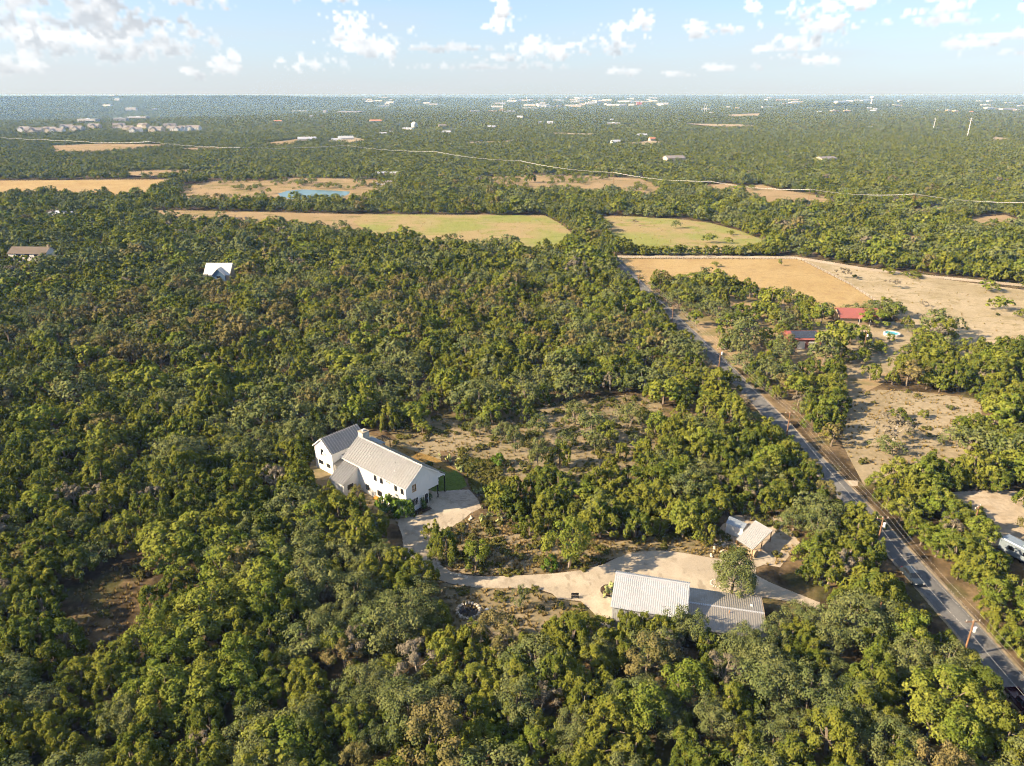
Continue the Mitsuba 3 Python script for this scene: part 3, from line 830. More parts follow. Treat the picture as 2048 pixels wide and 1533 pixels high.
N_NEAR = 292
TREES = [t for t in TREES if t[5] is not None or not any(math.hypot(t[0] - at(l[0], l[1])[0], t[1] - at(l[0], l[1])[1]) < 2.6 for l in LONES[:8])]
plain = sorted((t for t in TREES if t[5] is None), key=lambda t: math.hypot(t[0], t[1]) + (0 if abs(t[0]) < (t[1] * math.cos(PITCH) + 30) * .7 and t[1] > 62 else 500))
named = [t for t in TREES if t[5] is not None]
NAME_OF = {'juniper': 'juniper_tree', 'roundoak': 'oak_tree', 'oak': 'oak_tree', 'elm': 'elm_tree', 'bright': 'leafy_tree', 'grey': 'bare_tree', 'shrub': 'shrub'}
CAT_OF = {'juniper': 'tree', 'roundoak': 'tree', 'oak': 'tree', 'elm': 'tree', 'bright': 'tree', 'grey': 'tree', 'shrub': 'shrub'}
LOOK_OF = {'juniper': 'clumpy olive-green juniper', 'roundoak': 'grey-green live oak', 'oak': 'grey-green live oak', 'elm': 'brownish half-dry elm', 'bright': 'yellow-green leafy tree', 'grey': 'thin greyish half-bare tree', 'shrub': 'shrub'}


def region(x, y):
    px = 1024 + FPX * x / (y * math.cos(PITCH) + (CAM_H) * math.sin(PITCH))
    if x > 77:
        return 'in the wood right of the asphalt lane'
    row = 'along the bottom edge' if y < 74 else 'in the near wood' if y < 92 else 'in the wood level with the barn'
    col = 'far left' if px < 400 else 'left of centre' if px < 850 else 'at the centre' if px < 1250 else 'right of centre' if px < 1650 else 'beside the lane'
    return f'{row}, {col}'


def lod_of(x, y):
    d = math.hypot(x, y)
    return 0 if d < 112 else 1 if d < 170 else 2 if d < 330 else 3


def stand(key, t, i):
    x, y, kind, w, h, _ = t
    var = int(abs(math.sin(x * 3.1 + y * 7.7)) * 997) % (4 if lod_of(x, y) < 3 else 3)
    inst(key, tree_group(kind, lod_of(x, y), var), x, y, float(terrain(x, y)) if math.hypot(x, y) > 880 else 0.0, (x * 12.7 + y * 5.3) % 6.283, w, h)


for i, t in enumerate(plain[:N_NEAR]):
    size = 'broad ' if t[3] > 1.22 else 'small ' if t[3] < .84 else ''
    lab = f'{size}{LOOK_OF[t[2]]} {region(t[0], t[1])}'
    stand(thing(NAME_OF[t[2]], lab, CAT_OF[t[2]], f'{size}{LOOK_OF[t[2]]}s {region(t[0], t[1])}'), t, i)
glade_n = 0
for i, t in enumerate(named):
    note = t[5]
    many = note.startswith('scattered') or 'hedge row' in note
    stand(thing(NAME_OF[t[2]], f'{LOOK_OF[t[2]]} in the open glade behind the white house' if note.startswith('scattered') else note, CAT_OF[t[2]], ('trees of the open glade' if note.startswith('scattered') else 'hedge row trees') if many else None), t, i)
k = 0
for t in plain[N_NEAR:]:
    k += 1
    stand(f'woodland__{k:05d}', t, k)
labels['woodland'] = {'label': 'dense mixed juniper and oak wood covering the land', 'category': 'woodland', 'kind': 'stuff'}


# far woods: blocks of many small trees
def block_group(name, side, count, R, H, n, size, var):
    key = f'{name}_model_{var}'
    r = np.random.default_rng(50 + var + int(side))
    per = {}
    for j in range(count):
        kind = r.choice(['juniper', 'juniper', 'juniper', 'oak', 'oak', 'elm', 'bright'], p=[.2, .2, .2, .14, .13, .03, .1])
        s = r.uniform(.7, 1.35)
        v, f, _, _ = crown('oak' if kind == 'oak' else 'juniper', R * s, H * s * r.uniform(.8, 1.15), n, size, 9000 + 31 * j + var, .15)
        v = v + [r.uniform(-.5, .5) * side, r.uniform(-.5, .5) * side, 0]
        per.setdefault(kind, []).append((v, f))
    g = {'type': 'shapegroup'}
    for kind, vs in per.items():
        at_ = np.cumsum([0] + [len(a) for a, _ in vs])
        g[f'{kind}_crowns'] = ply((np.vstack([a for a, _ in vs]), np.vstack([b + o for (_, b), o in zip(vs, at_)])), LEAF_OF[str(kind)])
    scene[key] = g
    return key


def far_wood(name, y0, y1, side, count, R, H, n, size, seed, nvar=4):
    global k_far
    keys = [block_group(name, side, count, R, H, n, size, v) for v in range(nvar)]
    r = np.random.default_rng(seed)
    hw = (y1 + 40) * .78
    xs, ys = np.meshgrid(np.arange(-hw, hw, side), np.arange(y0, y1, side), indexing='ij')
    x, y = (xs + r.uniform(-.15, .15, xs.shape) * side).ravel(), (ys + r.uniform(-.15, .15, xs.shape) * side).ravel()
    ok = in_view(x, y, side)
    x, y = x[ok], y[ok]
    z = terrain(x, y)
    polys = [p for p in [mid_strip, mid_green, west_field, pond_field] + far_glades + TOWN_CLEAR]
    hit = unary_union([p.buffer(side * .42) for p in polys])
    shapely.prepare(hit)
    bad = shapely.contains_xy(hit, x, y)
    for a, b, c in zip(x[~bad], y[~bad], z[~bad]):
        k_far += 1
        inst(f'far_woodland__{k_far:05d}', keys[int(r.integers(nvar))], float(a), float(b), float(c) - .4, float(r.integers(4)) * math.pi / 2 + .2, float(r.uniform(.95, 1.12)), float(r.uniform(.85, 1.15)))
    return x[bad], y[bad], r


k_far = 0
# places of far buildings: (px, py, width m, depth m, height m, style)
SUBDIV = [(45, 265, 20, 'white'), (62, 268, 24, 'grey'), (95, 266, 26, 'grey'), (110, 269, 20, 'white'), (130, 260, 20, 'white'), (150, 263, 20, 'grey'), (185, 258, 20, 'grey'), (235, 257, 20, 'grey'), (255, 263, 18, 'grey'), (268, 266, 18, 'white'), (284, 257, 20, 'grey'), (309, 265, 22, 'grey'), (337, 258, 20, 'grey'),
          (350, 264, 18, 'white'), (364, 263, 12, 'white'), (384, 262, 22, 'white')]
FARB = [(175, 246, 60, 10, 'flat'), (240, 243, 40, 9, 'flat'), (275, 240, 70, 10, 'flat'), (310, 229, 30, 8, 'flat'), (608, 283, 24, 6, 'white'), (625, 281, 12, 5, 'white'), (690, 281, 26, 6, 'white'), (672, 284, 16, 5, 'white'), (555, 246, 22, 6, 'tile'), (750, 245, 34, 6, 'tile'), (766, 271, 14, 5, 'white'), (782, 267, 10, 4, 'white'),
        (828, 256, 20, 11, 'dome'), (815, 260, 24, 4, 'white'), (884, 254, 20, 5, 'grey'), (893, 268, 18, 5, 'white'), (983, 257, 20, 5, 'white'), (600, 225, 90, 8, 'flat'), (650, 228, 16, 14, 'flat'), (630, 226, 14, 6, 'flat'), (622, 237, 10, 8, 'flat'), (700, 227, 120, 7, 'slate'),
        (950, 226, 40, 8, 'flat'), (985, 226, 40, 8, 'tan'), (1003, 224, 22, 12, 'tan'), (1020, 226, 50, 7, 'flat'), (1060, 219, 90, 8, 'flat'), (1100, 216, 60, 9, 'flat'), (1120, 215, 40, 11, 'tan'), (1040, 237, 20, 7, 'white'), (1100, 249, 16, 7, 'white'), (1080, 247, 8, 5, 'white'), (1175, 213, 60, 9, 'flat'), (1278, 213, 36, 20, 'red'),
        (1228, 250, 36, 4, 'flat'), (1285, 273, 18, 4, 'white'), (1232, 288, 16, 5, 'white'), (1305, 282, 12, 5, 'tile'), (1224, 242, 8, 5, 'white'), (1310, 217, 20, 6, 'white'), (1412, 221, 40, 7, 'flat'), (1423, 228, 14, 6, 'white'), (1456, 217, 18, 8, 'white'), (1475, 219, 18, 8, 'tan'), (1480, 203, 60, 9, 'flat'), (1556, 205, 30, 14, 'tan'),
        (1540, 217, 90, 8, 'flat'), (1580, 214, 90, 9, 'tan'), (1620, 212, 90, 8, 'flat'), (1670, 225, 30, 8, 'tan'), (1695, 225, 26, 8, 'tan'), (1640, 226, 20, 6, 'white'), (1740, 219, 24, 8, 'white'), (1752, 216, 18, 10, 'white'), (1790, 212, 80, 10, 'flat'), (1800, 210, 30, 14, 'flat'), (1747, 224, 26, 7, 'white'), (1835, 220, 14, 6, 'white'),
        (1876, 223, 12, 6, 'white'), (1898, 224, 16, 7, 'tan'), (1912, 226, 16, 9, 'tan'), (1972, 214, 60, 12, 'flat'), (1992, 220, 70, 8, 'tan'), (2020, 213, 70, 9, 'flat'), (2044, 215, 40, 12, 'flat'), (1960, 205, 60, 14, 'flat'), (1943, 226, 16, 6, 'tile'), (2035, 224, 24, 8, 'tan'), (1740, 257, 12, 4, 'white'), (1655, 338 - 16, 24, 4, 'slate'),
        (1350, 322, 24, 5, 'slate'), (120, 440, 12, 4, 'white'), (100, 446, 8, 3, 'white')]
TOWN_CLEAR = [Point(*(at(a[0], a[1]) * .992)).buffer(a[2] * .9 + 5) for a in SUBDIV + FARB if a[1] > 232]
bx, by, br = far_wood('wood_block', 716, 1650, 30.0, 33, 3.8, 5.8, 22, 2.4, 11)
edge_clear = unary_union(TOWN_CLEAR + far_glades + [west_field, pond_field])
shapely.prepare(edge_clear)
for a, b in zip(bx, by):
    for _ in range(30):
        q = np.array([a, b]) + br.uniform(-15, 15, 2)
        if not edge_clear.contains(Point(*q)):
            k += 1
            kind = str(br.choice(['juniper', 'oak', 'bright'], p=[.65, .28, .07]))
            s = float(br.uniform(.75, 1.35))
            inst(f'woodland__{k:05d}', tree_group(kind, 4, int(br.integers(3))), float(q[0]), float(q[1]), float(terrain(*q)), float(br.uniform(0, 6)), s, s)
far_wood('wide_block', 1650, 4300, 60.0, 46, 5.6, 6.5, 8, 5.4, 12)
far_wood('huge_block', 4300, 9400, 130.0, 58, 11.0, 8.0, 5, 12.0, 13)
labels['far_woodland'] = {'label': 'distant unbroken woodland reaching to the hills', 'category': 'woodland', 'kind': 'stuff'}

# low bushes and grass tufts in the open ground
tuft_r = np.random.default_rng(77)


def tuft_mesh(seed, n=26):
    r = np.random.default_rng(seed)
    an = r.uniform(0, 6.283, n)
    base = np.stack([np.cos(an), np.sin(an), an * 0], 1) * r.uniform(0, .22, n)[:, None]
    tip = base + np.stack([np.cos(an) * .2, np.sin(an) * .2, r.uniform(.25, .6, n)], 1)
    side = np.stack([-np.sin(an), np.cos(an), an * 0], 1) * .045
    v = np.stack([base - side, base + side, tip], 1).reshape(-1, 3)
    return v, np.arange(3 * n).reshape(-1, 3)


field_mat('tuft_straw', (0.277, 0.201, 0.09), (0.235, 0.179, 0.069), (0.152, 0.138, 0.042), .2, 1.0)
for v in range(3):
    scene[f'tuft_model_{v}'] = {'type': 'shapegroup', 'blades': ply(tuft_mesh(v), 'tuft_straw')}
kt = kb = 0
open_ground = [(weeds, 190, .62), (slope.difference(drive.buffer(.3)), 1500, .05), (glade, 1300, .12), (front_yard, 420, .012), (right_glade, 600, .012), (house_yard.difference(house_foot), 260, .05), (carport_yard.difference(drive.buffer(.3)).difference(shed_foot), 120, .05), (dark_gap, 200, .02), (pasture, 170, .02), (roadside.difference(road), 200, .01), (east_field, 160, .01), (pond_field.difference(pond.buffer(3)), 360, .035),
               (mid_green, 200, .004), (far_glades[0], 200, .03), (west_field, 100, .008)]
for poly, count, bushes in open_ground:
    x0, y0, x1, y1 = poly.bounds
    shapely.prepare(poly)
    n = 0
    while n < count:
        q = tuft_r.uniform([x0, y0], [x1, y1])
        if not poly.contains(Point(*q)) or drive.contains(Point(*q)) or house_foot.contains(Point(*q)):
            count -= .2
            continue
        n += 1
        if tuft_r.uniform() < bushes * 1.6:
            kb += 1
            far = math.hypot(*q) > 300
            inst(f'undergrowth__{kb:04d}', tree_group('bush', 3, int(tuft_r.integers(3))) if far else tree_group('bush', 2 if q[1] > 150 else 1, int(tuft_r.integers(4))), *map(float, q), 0.0, float(tuft_r.uniform(0, 6)), float(tuft_r.uniform(.6, 1.5)), float(tuft_r.uniform(.6, 1.3)))
        else:
            kt += 1
            s = float(tuft_r.uniform(.6, 1.3))
            inst(f'dry_grass__{kt:04d}', f'tuft_model_{int(tuft_r.integers(3))}', *map(float, q), 0.0, float(tuft_r.uniform(0, 6)), s, s)
labels['undergrowth'] = {'label': 'low bushes scattered over the open ground', 'category': 'undergrowth', 'kind': 'stuff'}
labels['dry_grass'] = {'label': 'straw-coloured grass tufts on the open ground', 'category': 'grass', 'kind': 'stuff'}

# ------------------------------------------------------------------ building kit
def seams(parent, tw, c, count, mat, w=.05, h=.05):
    k = fresh(parent + '__seam')
    put(k, tw(ribs(*c, count, w, h)), 'roof_seam' if mat in ('roof_white', 'roof_blue') else mat)
    labels[k] = {'kind': 'stuff', 'label': 'raised seams of the metal roof'}


def slope_part(parent, tw, c, mat, count=0, th=.1, name='roof', label=None, w=.05, h=.05):
    k = part(parent, name, tw(slab(c, th)), mat, label=label)
    if count:
        seams(k, tw, c, count, mat, w, h)
    return k


def window(parent, tw, o, along, out, w, h, bars=1, mat='black_metal', glass='window_glass', name='window', t=.06):
    """a framed window with its pane: o is its centre on the wall, along and out are local unit vectors"""
    o, along, out = np.array(o, float), np.array(along, float), np.array(out, float)
    up = np.array([0, 0, 1.0])

    def bar(s0, s1, z0, z1, d0, d1):
        return hull([o + along * s + up * z + out * d for s in (s0, s1) for z in (z0, z1) for d in (d0, d1)])
    W, H = w / 2, h / 2
    ms = [bar(-W, W, H - t, H, -.01, .05), bar(-W, W, -H, -H + t, -.01, .07), bar(-W, -W + t, -H + t, H - t, -.01, .05), bar(W - t, W, -H + t, H - t, -.01, .05)]
    if bars:
        ms.append(bar(-W + t, W - t, -t * .35, t * .35, .006, .035))
        ms.append(bar(-t * .35, t * .35, -H + t, H - t, .006, .036))
    k = part(parent, name, tw(cat(*ms)), mat)
    part(k, 'pane', tw(bar(-W + t, W - t, -H + t, H - t, .002, .014)), glass)
    return k


# ------------------------------------------------------------------ the white house
ZE, ZR, LEN, WID = 6.35, 9.65, 20.3, 9.0
house = thing('white_house', 'large white two-storey house with pale standing-seam metal roofs in the clearing', 'house')
hw_ = HOUSE
mid = WID / 2
# main block: upper storey with gables, lower storey narrower so that the right corner stands over an open carport
up_poly = np.array([(0, 3.3), (WID, 3.3), (WID, ZE), (mid, ZR - .12), (0, ZE)])
up = hull([(a, b, z) for a in (0, LEN) for b, z in up_poly])
part(house, 'wall', hw_(up), 'white_board', label='white upper storey')
part(house, 'wall', hw_(box(0.0, LEN, 0.0, 6.1, 0, 3.3)), 'white_board', label='white ground floor')
# battens
bt = [box(-.03, 0, b - .03, b + .03, .3, ZE + min(b, WID - b) * (ZR - ZE) / mid - .25) if b < 6.1 else box(-.03, 0, b - .03, b + .03, 3.35, ZE + min(b, WID - b) * (ZR - ZE) / mid - .25) for b in np.arange(.3, WID, .42)]
k_ = part(house, 'batten', hw_(cat(*bt)), 'white_board')
labels[k_] = {'kind': 'stuff', 'label': 'upright battens on the gable'}
sl = (ZR - ZE) / mid
o_ = .35
L0, L1 = -o_, LEN + o_
slope_part(house, hw_, [(L0, -o_, ZE - sl * o_ + .1), (L1, -o_, ZE - sl * o_ + .1), (L1, mid, ZR + .1), (L0, mid, ZR + .1)], 'roof_white', 28, w=.09, h=.1, label='sunlit front slope of the main roof')
slope_part(house, hw_, [(L0, mid, ZR + .1), (L1, mid, ZR + .1), (L1, WID + .2, ZE - sl * .2 + .1), (L0, WID + .2, ZE - sl * .2 + .1)], 'roof_white', 28, w=.13, h=.12, label='shaded back slope of the main roof')
slope_part(house, hw_, [(.5, WID + .2, ZE - sl * .2 + .09), (LEN, WID + .2, ZE - sl * .2 + .09), (LEN, 11.8, ZE - sl * 2.8 + .09), (.5, 11.8, ZE - sl * 2.8 + .09)], 'roof_white', 27, w=.13, h=.12, label='lower back porch roof')
part(house, 'ridge_cap', hw_(hull([(a, mid + d, ZR + .12 + z) for a in (L0, L1) for d, z in ((-.16, -.08), (.16, -.08), (-.02, .05), (.02, .05))])), 'roof_white')
part(house, 'porch_end', hw_(hull([(a, b, z) for a in (.5, .6) for b, z in ((WID + .02, ZE - .3), (WID + .02, ZE - sl * 2.6), (11.6, ZE - sl * 2.6))])), 'white_board', label='white triangular end of the back porch roof')
part(house, 'porch_beam', hw_(box(.6, LEN, 11.35, 11.55, ZE - sl * 2.8 - .15, ZE - sl * 2.8 + .05)), 'white_trim')
for a in (.7, 7.0, 13.5, 20.0):
    part(house, 'porch_post', hw_(box(a - .08, a + .08, 11.37, 11.53, 0, ZE - sl * 2.8 - .15)), 'black_metal')
part(house, 'carport_post', hw_(box(.05, .23, WID - .25, WID - .07, .0, 3.3)), 'black_metal', label='black post under the overhanging corner')
part(house, 'fascia', hw_(cat(box(L0 + .02, L1 - .02, -o_ - .03, -o_ + .0, ZE - sl * o_ - .06, ZE - sl * o_ + .05))), 'white_trim')
for s, (b0, b1) in enumerate(((-o_, mid), (mid, WID + .2))):
    z0, z1 = (ZE - sl * o_, ZR) if s == 0 else (ZR, ZE - sl * .2)
    part(house, 'rake_board', hw_(hull([(a, b, z + d) for a in (L0 - .03, L0) for b, z in ((b0, z0), (b1, z1)) for d in (-.14, .09)])), 'white_trim')
for a, z, w, h in ((9.7, 5.3, .95, 1.5), (7.7, 5.35, .95, 1.5), (5.5, 5.85, 1.6, .4), (3.1, 5.35, .95, 1.5), (1.15, 5.35, .95, 1.5)):
    window(house, hw_, (a, 0, z - .15), (1, 0, 0), (0, -1, 0), w, h, bars=h > 1)
for a, w in ((3.4, 1.5), (8.6, 1.5), (12.6, 1.2)):
    window(house, hw_, (a, 0, 1.7), (1, 0, 0), (0, -1, 0), w, 1.3)
window(house, hw_, (0, 2.25, 5.35), (0, 1, 0), (-1, 0, 0), 1.0, 1.6, mat='orange_wood')
window(house, hw_, (0, 2.3, 2.05), (0, 1, 0), (-1, 0, 0), 1.55, 1.5)
d_ = part(house, 'door', hw_(box(-.05, 0.0, 5.0, 5.9, .25, 2.5)), 'black_metal', label='black double door under the gable')
part(d_, 'pane', hw_(box(-.065, -.05, 5.1, 5.4, .5, 2.3)), 'window_glass')
part(d_, 'pane', hw_(box(-.065, -.05, 5.5, 5.8, .5, 2.3)), 'window_glass')
part(house, 'door_step', hw_(box(-1.0, -.002, 4.8, 6.1, 0, .22)), 'concrete')
# chimney
ch = part(house, 'chimney', hw_(box(19.3, 20.9, 4.7, 6.5, 5.5, 10.6)), 'limestone', label='pale stone chimney at the back end of the ridge')
part(ch, 'cap', hw_(box(19.2, 21.0, 4.6, 6.6, 10.6, 10.75)), 'concrete')
part(ch, 'flue', hw_(box(19.8, 20.4, 5.3, 5.9, 10.75, 11.1)), 'pale_metal')
# lean-to towards the camera-left
part(house, 'wall', hw_(hull([(a, b, z) for a in (15.6, 19.9) for b, z in ((0.0, 0), (-4.0, 0), (-4.0, 3.05), (0.0, 5.45))])), 'white_board', label='white wall of the lean-to')
slope_part(house, hw_, [(15.2, -4.4, 2.95), (20.3, -4.4, 2.95), (20.3, -.02, 5.6), (15.2, -.02, 5.6)], 'roof_white', 7, w=.13, h=.12, label='pale roof of the lean-to')
window(house, hw_, (15.6, -2.3, 1.7), (0, 1, 0), (-1, 0, 0), 1.5, 1.2)
# entry between the lean-to and the wing, then the wing
part(house, 'wall', hw_(box(LEN + .01, 24.9, 2.2, 8.2, 0, 4.2)), 'white_board', label='white link between the main block and the wing')
slope_part(house, hw_, [(20.32, .2, 2.9), (24.9, .2, 2.9), (24.9, 2.6, 3.7), (20.32, 2.6, 3.7)], 'roof_white', 11, label='small porch roof at the entry')
part(house, 'roof', hw_(box(LEN + .4, 24.88, 2.61, 8.2, 4.2, 4.35)), 'roof_white', label='flat roof of the link')
for a in (20.6, 24.6):
    part(house, 'porch_post', hw_(box(a - .06, a + .06, .3, .42, 0, 2.85)), 'white_trim')
W0, W1, WZ, WR, WL = 24.9, 31.5, 5.7, 8.3, 9.6
wm = (W0 + W1) / 2
part(house, 'wall', hw_(hull([(a, b, z) for b in (0, WL) for a, z in ((W0, 0), (W1, 0), (W1, WZ), (wm, WR - .1), (W0, WZ))])), 'white_board', label='white gabled wing at the left end')
ws = (WR - WZ) / (wm - W0)
for a0, a1, lab in ((W0 - .35, wm, 'shaded right slope of the wing roof'), (W1 + .35, wm, 'left slope of the wing roof')):
    slope_part(house, hw_, [(a0, -.35, WZ - ws * .35 + .1), (a0, WL + .35, WZ - ws * .35 + .1), (a1, WL + .35, WR + .1), (a1, -.35, WR + .1)], 'roof_white', 15, label=lab, w=.13, h=.11)
    z0 = WZ - ws * .35
    part(house, 'rake_board', hw_(hull([(a, b, z + d) for b in (-.38, -.35) for a, z in ((a0, z0), (a1, WR)) for d in (-.14, .09)])), 'white_trim')
window(house, hw_, (28.6, 0, 4.7), (1, 0, 0), (0, -1, 0), .95, 1.5)
window(house, hw_, (29.4, 0, 1.9), (1, 0, 0), (0, -1, 0), 1.7, .9, bars=0)
window(house, hw_, (26.6, 0, 1.9), (1, 0, 0), (0, -1, 0), 1.4, .9, bars=0)
part(house, 'satellite_dish', hw_(cat(beam((27.75, -.3, 4.75), (27.75, 0, 4.6), .03), placed(trimesh.creation.cone(.3, .14, sections=14), 0, 0).apply_transform(trimesh.transformations.rotation_matrix(math.pi / 2.4, [1, 0, 0])).apply_translation([27.75, -.4, 4.75]))), 'pale_metal')
# porch and pergola behind
slope_part(house, hw_, [(24.2, 11.6, 3.45), (29.3, 11.6, 3.45), (29.3, 14.7, 2.95), (24.2, 14.7, 2.95)], 'roof_blue', 12, label='small blue-grey porch roof behind the chimney')
for a in (24.4, 26.8, 29.1):
    part(house, 'porch_post', hw_(box(a - .07, a + .07, 14.4, 14.54, 0, 2.95)), 'black_metal')
pg = part(house, 'pergola', hw_(cat(box(25.3, 28.2, 16.9, 17.05, 2.5, 2.7), *[box(a - .05, a + .05, 14.6, 17.3, 2.7, 2.82) for a in np.arange(25.3, 28.3, .48)])), 'black_metal')
for a in (25.4, 28.1):
    part(pg, 'post', hw_(box(a - .07, a + .07, 16.9, 17.04, 0, 2.5)), 'black_metal')
for a, b in ((14, 2.2), (6.2, 2.9), (5.0, 1.6)):
    part(house, 'vent_pipe', hw_(beam((a, b, ZE + b * sl), (a, b, ZE + b * sl + .45), .07, 8)), 'grey_paint' if a != 6.2 else 'black_metal')

# planter bench, kettle grill, retaining kerb by the house
q = at(752, 1001)
pl = thing('wooden_bench', 'orange wooden bench at the foot of the long white wall', 'bench')
bw = frame(q, hx)
part(pl, 'seat', bw(box(-.7, .7, -.25, .25, .42, .5)), 'orange_wood')
for s in (-.6, .6):
    part(pl, 'leg', bw(box(s - .06, s + .06, -.22, .22, 0, .42)), 'orange_wood')
part(pl, 'backrest', bw(box(-.7, .7, .2, .26, .5, .9)), 'orange_wood')

# ------------------------------------------------------------------ metal barn
BU, BV = np.array([.968, -.252]), np.array([-.252, -.968])
B0 = np.array([17.2, 97.3])


def bw_(m):
    M = np.eye(4)
    M[:2, 0], M[:2, 1], M[:2, 3] = BU, BV, B0
    m = m.copy()
    m.apply_transform(M)
    return m


barn = thing('metal_barn', 'long pale grey metal barn with a lower rust-streaked shed joined to its right end', 'barn')
part(barn, 'wall', bw_(hull([(a, b, z) for a in (.25, 11.75) for b, z in ((-1.0, 0), (5.45, 0), (5.45, 4.2), (.0, 6.45), (-1.0, 6.05))])), 'pale_metal', label='pale ribbed metal walls of the tall part')
slope_part(barn, bw_, [(0, 0, 6.6), (12.0, 0, 6.6), (12.0, 5.9, 4.2), (0, 5.9, 4.2)], 'roof_barn', 36, label='bright pale roof slope', w=.17, h=.055)
slope_part(barn, bw_, [(0, 0, 6.6), (12.0, 0, 6.6), (12.0, -1.35, 5.95), (0, -1.35, 5.95)], 'roof_barn', 38, label='narrow shaded back slope', w=.1, h=.06)
part(barn, 'ridge_cap', bw_(hull([(a, d, 6.6 + z) for a in (-.02, 12.02) for d, z in ((-.2, -.02), (.2, -.02), (0, .08))])), 'roof_barn')
ribsw = cat(*[box(a - .04, a + .04, 5.45, 5.49, .05, 4.1) for a in np.arange(.5, 11.6, .3)])
k_ = part(barn, 'wall_rib', bw_(ribsw), 'pale_metal')
labels[k_] = {'kind': 'stuff', 'label': 'ribs of the metal wall'}
for a in (2.2, 6.0, 9.6):
    dk = part(barn, 'roller_door', bw_(box(a - 1.4, a + 1.4, -1.05, -1.0, 0, 3.2)), 'grey_paint')
# lower shed: own angle
SH0, SU = np.array([28.95, 93.8]), np.array([.974, -.226])
SV = np.array([-.226, -.974])


def sw_(m):
    M = np.eye(4)
    M[:2, 0], M[:2, 1], M[:2, 3] = SU, SV, SH0
    m = m.copy()
    m.apply_transform(M)
    return m


part(barn, 'wall', sw_(hull([(a, b, z) for a in (.2, 11.3) for b, z in ((-4.1, 0), (5.2, 0), (5.2, 2.65), (0, 3.2), (-4.1, 2.75))])), 'pale_metal', label='grey metal walls of the low shed')
slope_part(barn, sw_, [(-.2, 0, 3.35), (11.6, 0, 3.35), (11.6, -4.5, 2.85), (-.2, -4.5, 2.85)], 'roof_shed', 34, label='rust-streaked back slope of the low shed', w=.17, h=.06)
slope_part(barn, sw_, [(-.2, 0, 3.35), (11.6, 0, 3.35), (11.6, 5.5, 2.72), (-.2, 5.5, 2.72)], 'roof_shed', 34, label='rust-streaked front slope of the low shed', w=.17, h=.06)
part(barn, 'ridge_cap', sw_(hull([(a, d, 3.37 + z) for a in (-.2, 11.62) for d, z in ((-.22, -.03), (.22, -.03), (0, .07))])), 'roof_barn')
part(barn, 'trim', sw_(box(11.6, 11.68, -4.5, 0, 2.78, 3.0).union(box(11.6, 11.68, -4.5, 0, 2.78, 3.0)) if False else hull([(a, b, z + d) for a in (11.6, 11.68) for b, z in ((-4.5, 2.85), (0, 3.35)) for d in (-.2, .06)])), 'tan_wall', label='tan trim of the shed gable')
part(barn, 'trim', sw_(hull([(a, b, z + d) for a in (11.6, 11.68) for b, z in ((5.5, 2.72), (0, 3.35)) for d in (-.2, .06)])), 'tan_wall')
k_ = part(barn, 'wall_rib', sw_(cat(*[box(a - .04, a + .04, 5.2, 5.24, .05, 2.55) for a in np.arange(.5, 11.2, .3)])), 'pale_metal')
labels[k_] = {'kind': 'stuff', 'label': 'ribs of the shed wall'}
part(barn, 'door', sw_(box(2.2, 3.3, 5.24, 5.29, 0, 2.1)), 'black_metal', label='dark door in the shed wall')
part(barn, 'skylight', sw_(hull([(a, b, 3.35 - .111 * abs(b) + d) for a in (9.6, 10.0) for b in (-1.9, -1.3) for d in (.05, .12)])), 'flat_white')
part(barn, 'vent_pipe', sw_(beam((6.2, 1.1, 3.2), (6.2, 1.1, 3.75), .09, 8)), 'rust_steel')

# ------------------------------------------------------------------ carport and white shed
cp = thing('carport', 'open carport with a pale corrugated single-slope roof above the big oak', 'carport')
cc = [np.array(p) for p in ((47.5, 118.3), (50.05, 115.6), (44.2, 109.3), (41.9, 111.9))]
ident = lambda m: m
zc = [3.1, 2.55, 2.55, 3.1]
slope_part(cp, ident, [(*cc[1], zc[1]), (*cc[2], zc[2]), (*cc[3], zc[3]), (*cc[0], zc[0])], 'roof_carport', 22, label='pale corrugated roof', w=.14, h=.07)
for i in (0, 1, 2, 3):
    p_ = cc[i] * .94 + sum(cc) / 4 * .06
    part(cp, 'post', box(p_[0] - .07, p_[0] + .07, p_[1] - .07, p_[1] + .07, 0, zc[i] - .12), 'pole_wood')
for i, j in ((0, 3), (1, 2)):
    p_ = (cc[i] + cc[j]) / 2 * .94 + sum(cc) / 4 * .06
    part(cp, 'post', box(p_[0] - .07, p_[0] + .07, p_[1] - .07, p_[1] + .07, 0, zc[i] - .12), 'pole_wood')
    part(cp, 'beam', hull([(*(c * .94 + sum(cc) / 4 * .06), zc[i] - .12 - d) for c in (cc[i], cc[j]) for d in (0.0, .18)] + [(*(c * .94 + sum(cc) / 4 * .06 + [.1, .08]), zc[i] - .12 - d) for c in (cc[i], cc[j]) for d in (0.0, .18)]), 'pole_wood')
hay = thing('hay_bale', 'round tan hay bale under the edge of the carport', 'hay bale')
put(hay + '__roll', placed(trimesh.creation.cylinder(.75, 1.4, sections=18).apply_transform(trimesh.transformations.rotation_matrix(math.pi / 2, [1, 0, 0])), 45.0, 111.0, .76, .7), 'tan_wall', 40)
shed = thing('white_shed', 'small white shed with a blue-grey metal roof beside the carport', 'shed')
sA, sB, sC, sD = np.array([43.75, 121.0]), np.array([46.35, 117.8]), np.array([44.7, 116.4]), np.array([41.95, 118.7])
zs = 2.2
sm = (sA + sD) / 2, (sB + sC) / 2
ins = lambda p: p * .95 + (sA + sB + sC + sD) / 4 * .05
part(shed, 'wall', hull([(*ins(p), z) for p in (sA, sB, sC, sD) for z in (0, zs)] + [(*ins(p), zs + .75) for p in sm]), 'white_board')
slope_part(shed, ident, [(*sA, zs), (*sB, zs), (*sm[1], zs + .85), (*sm[0], zs + .85)], 'roof_blue', 12, label='shaded slope of the shed roof')
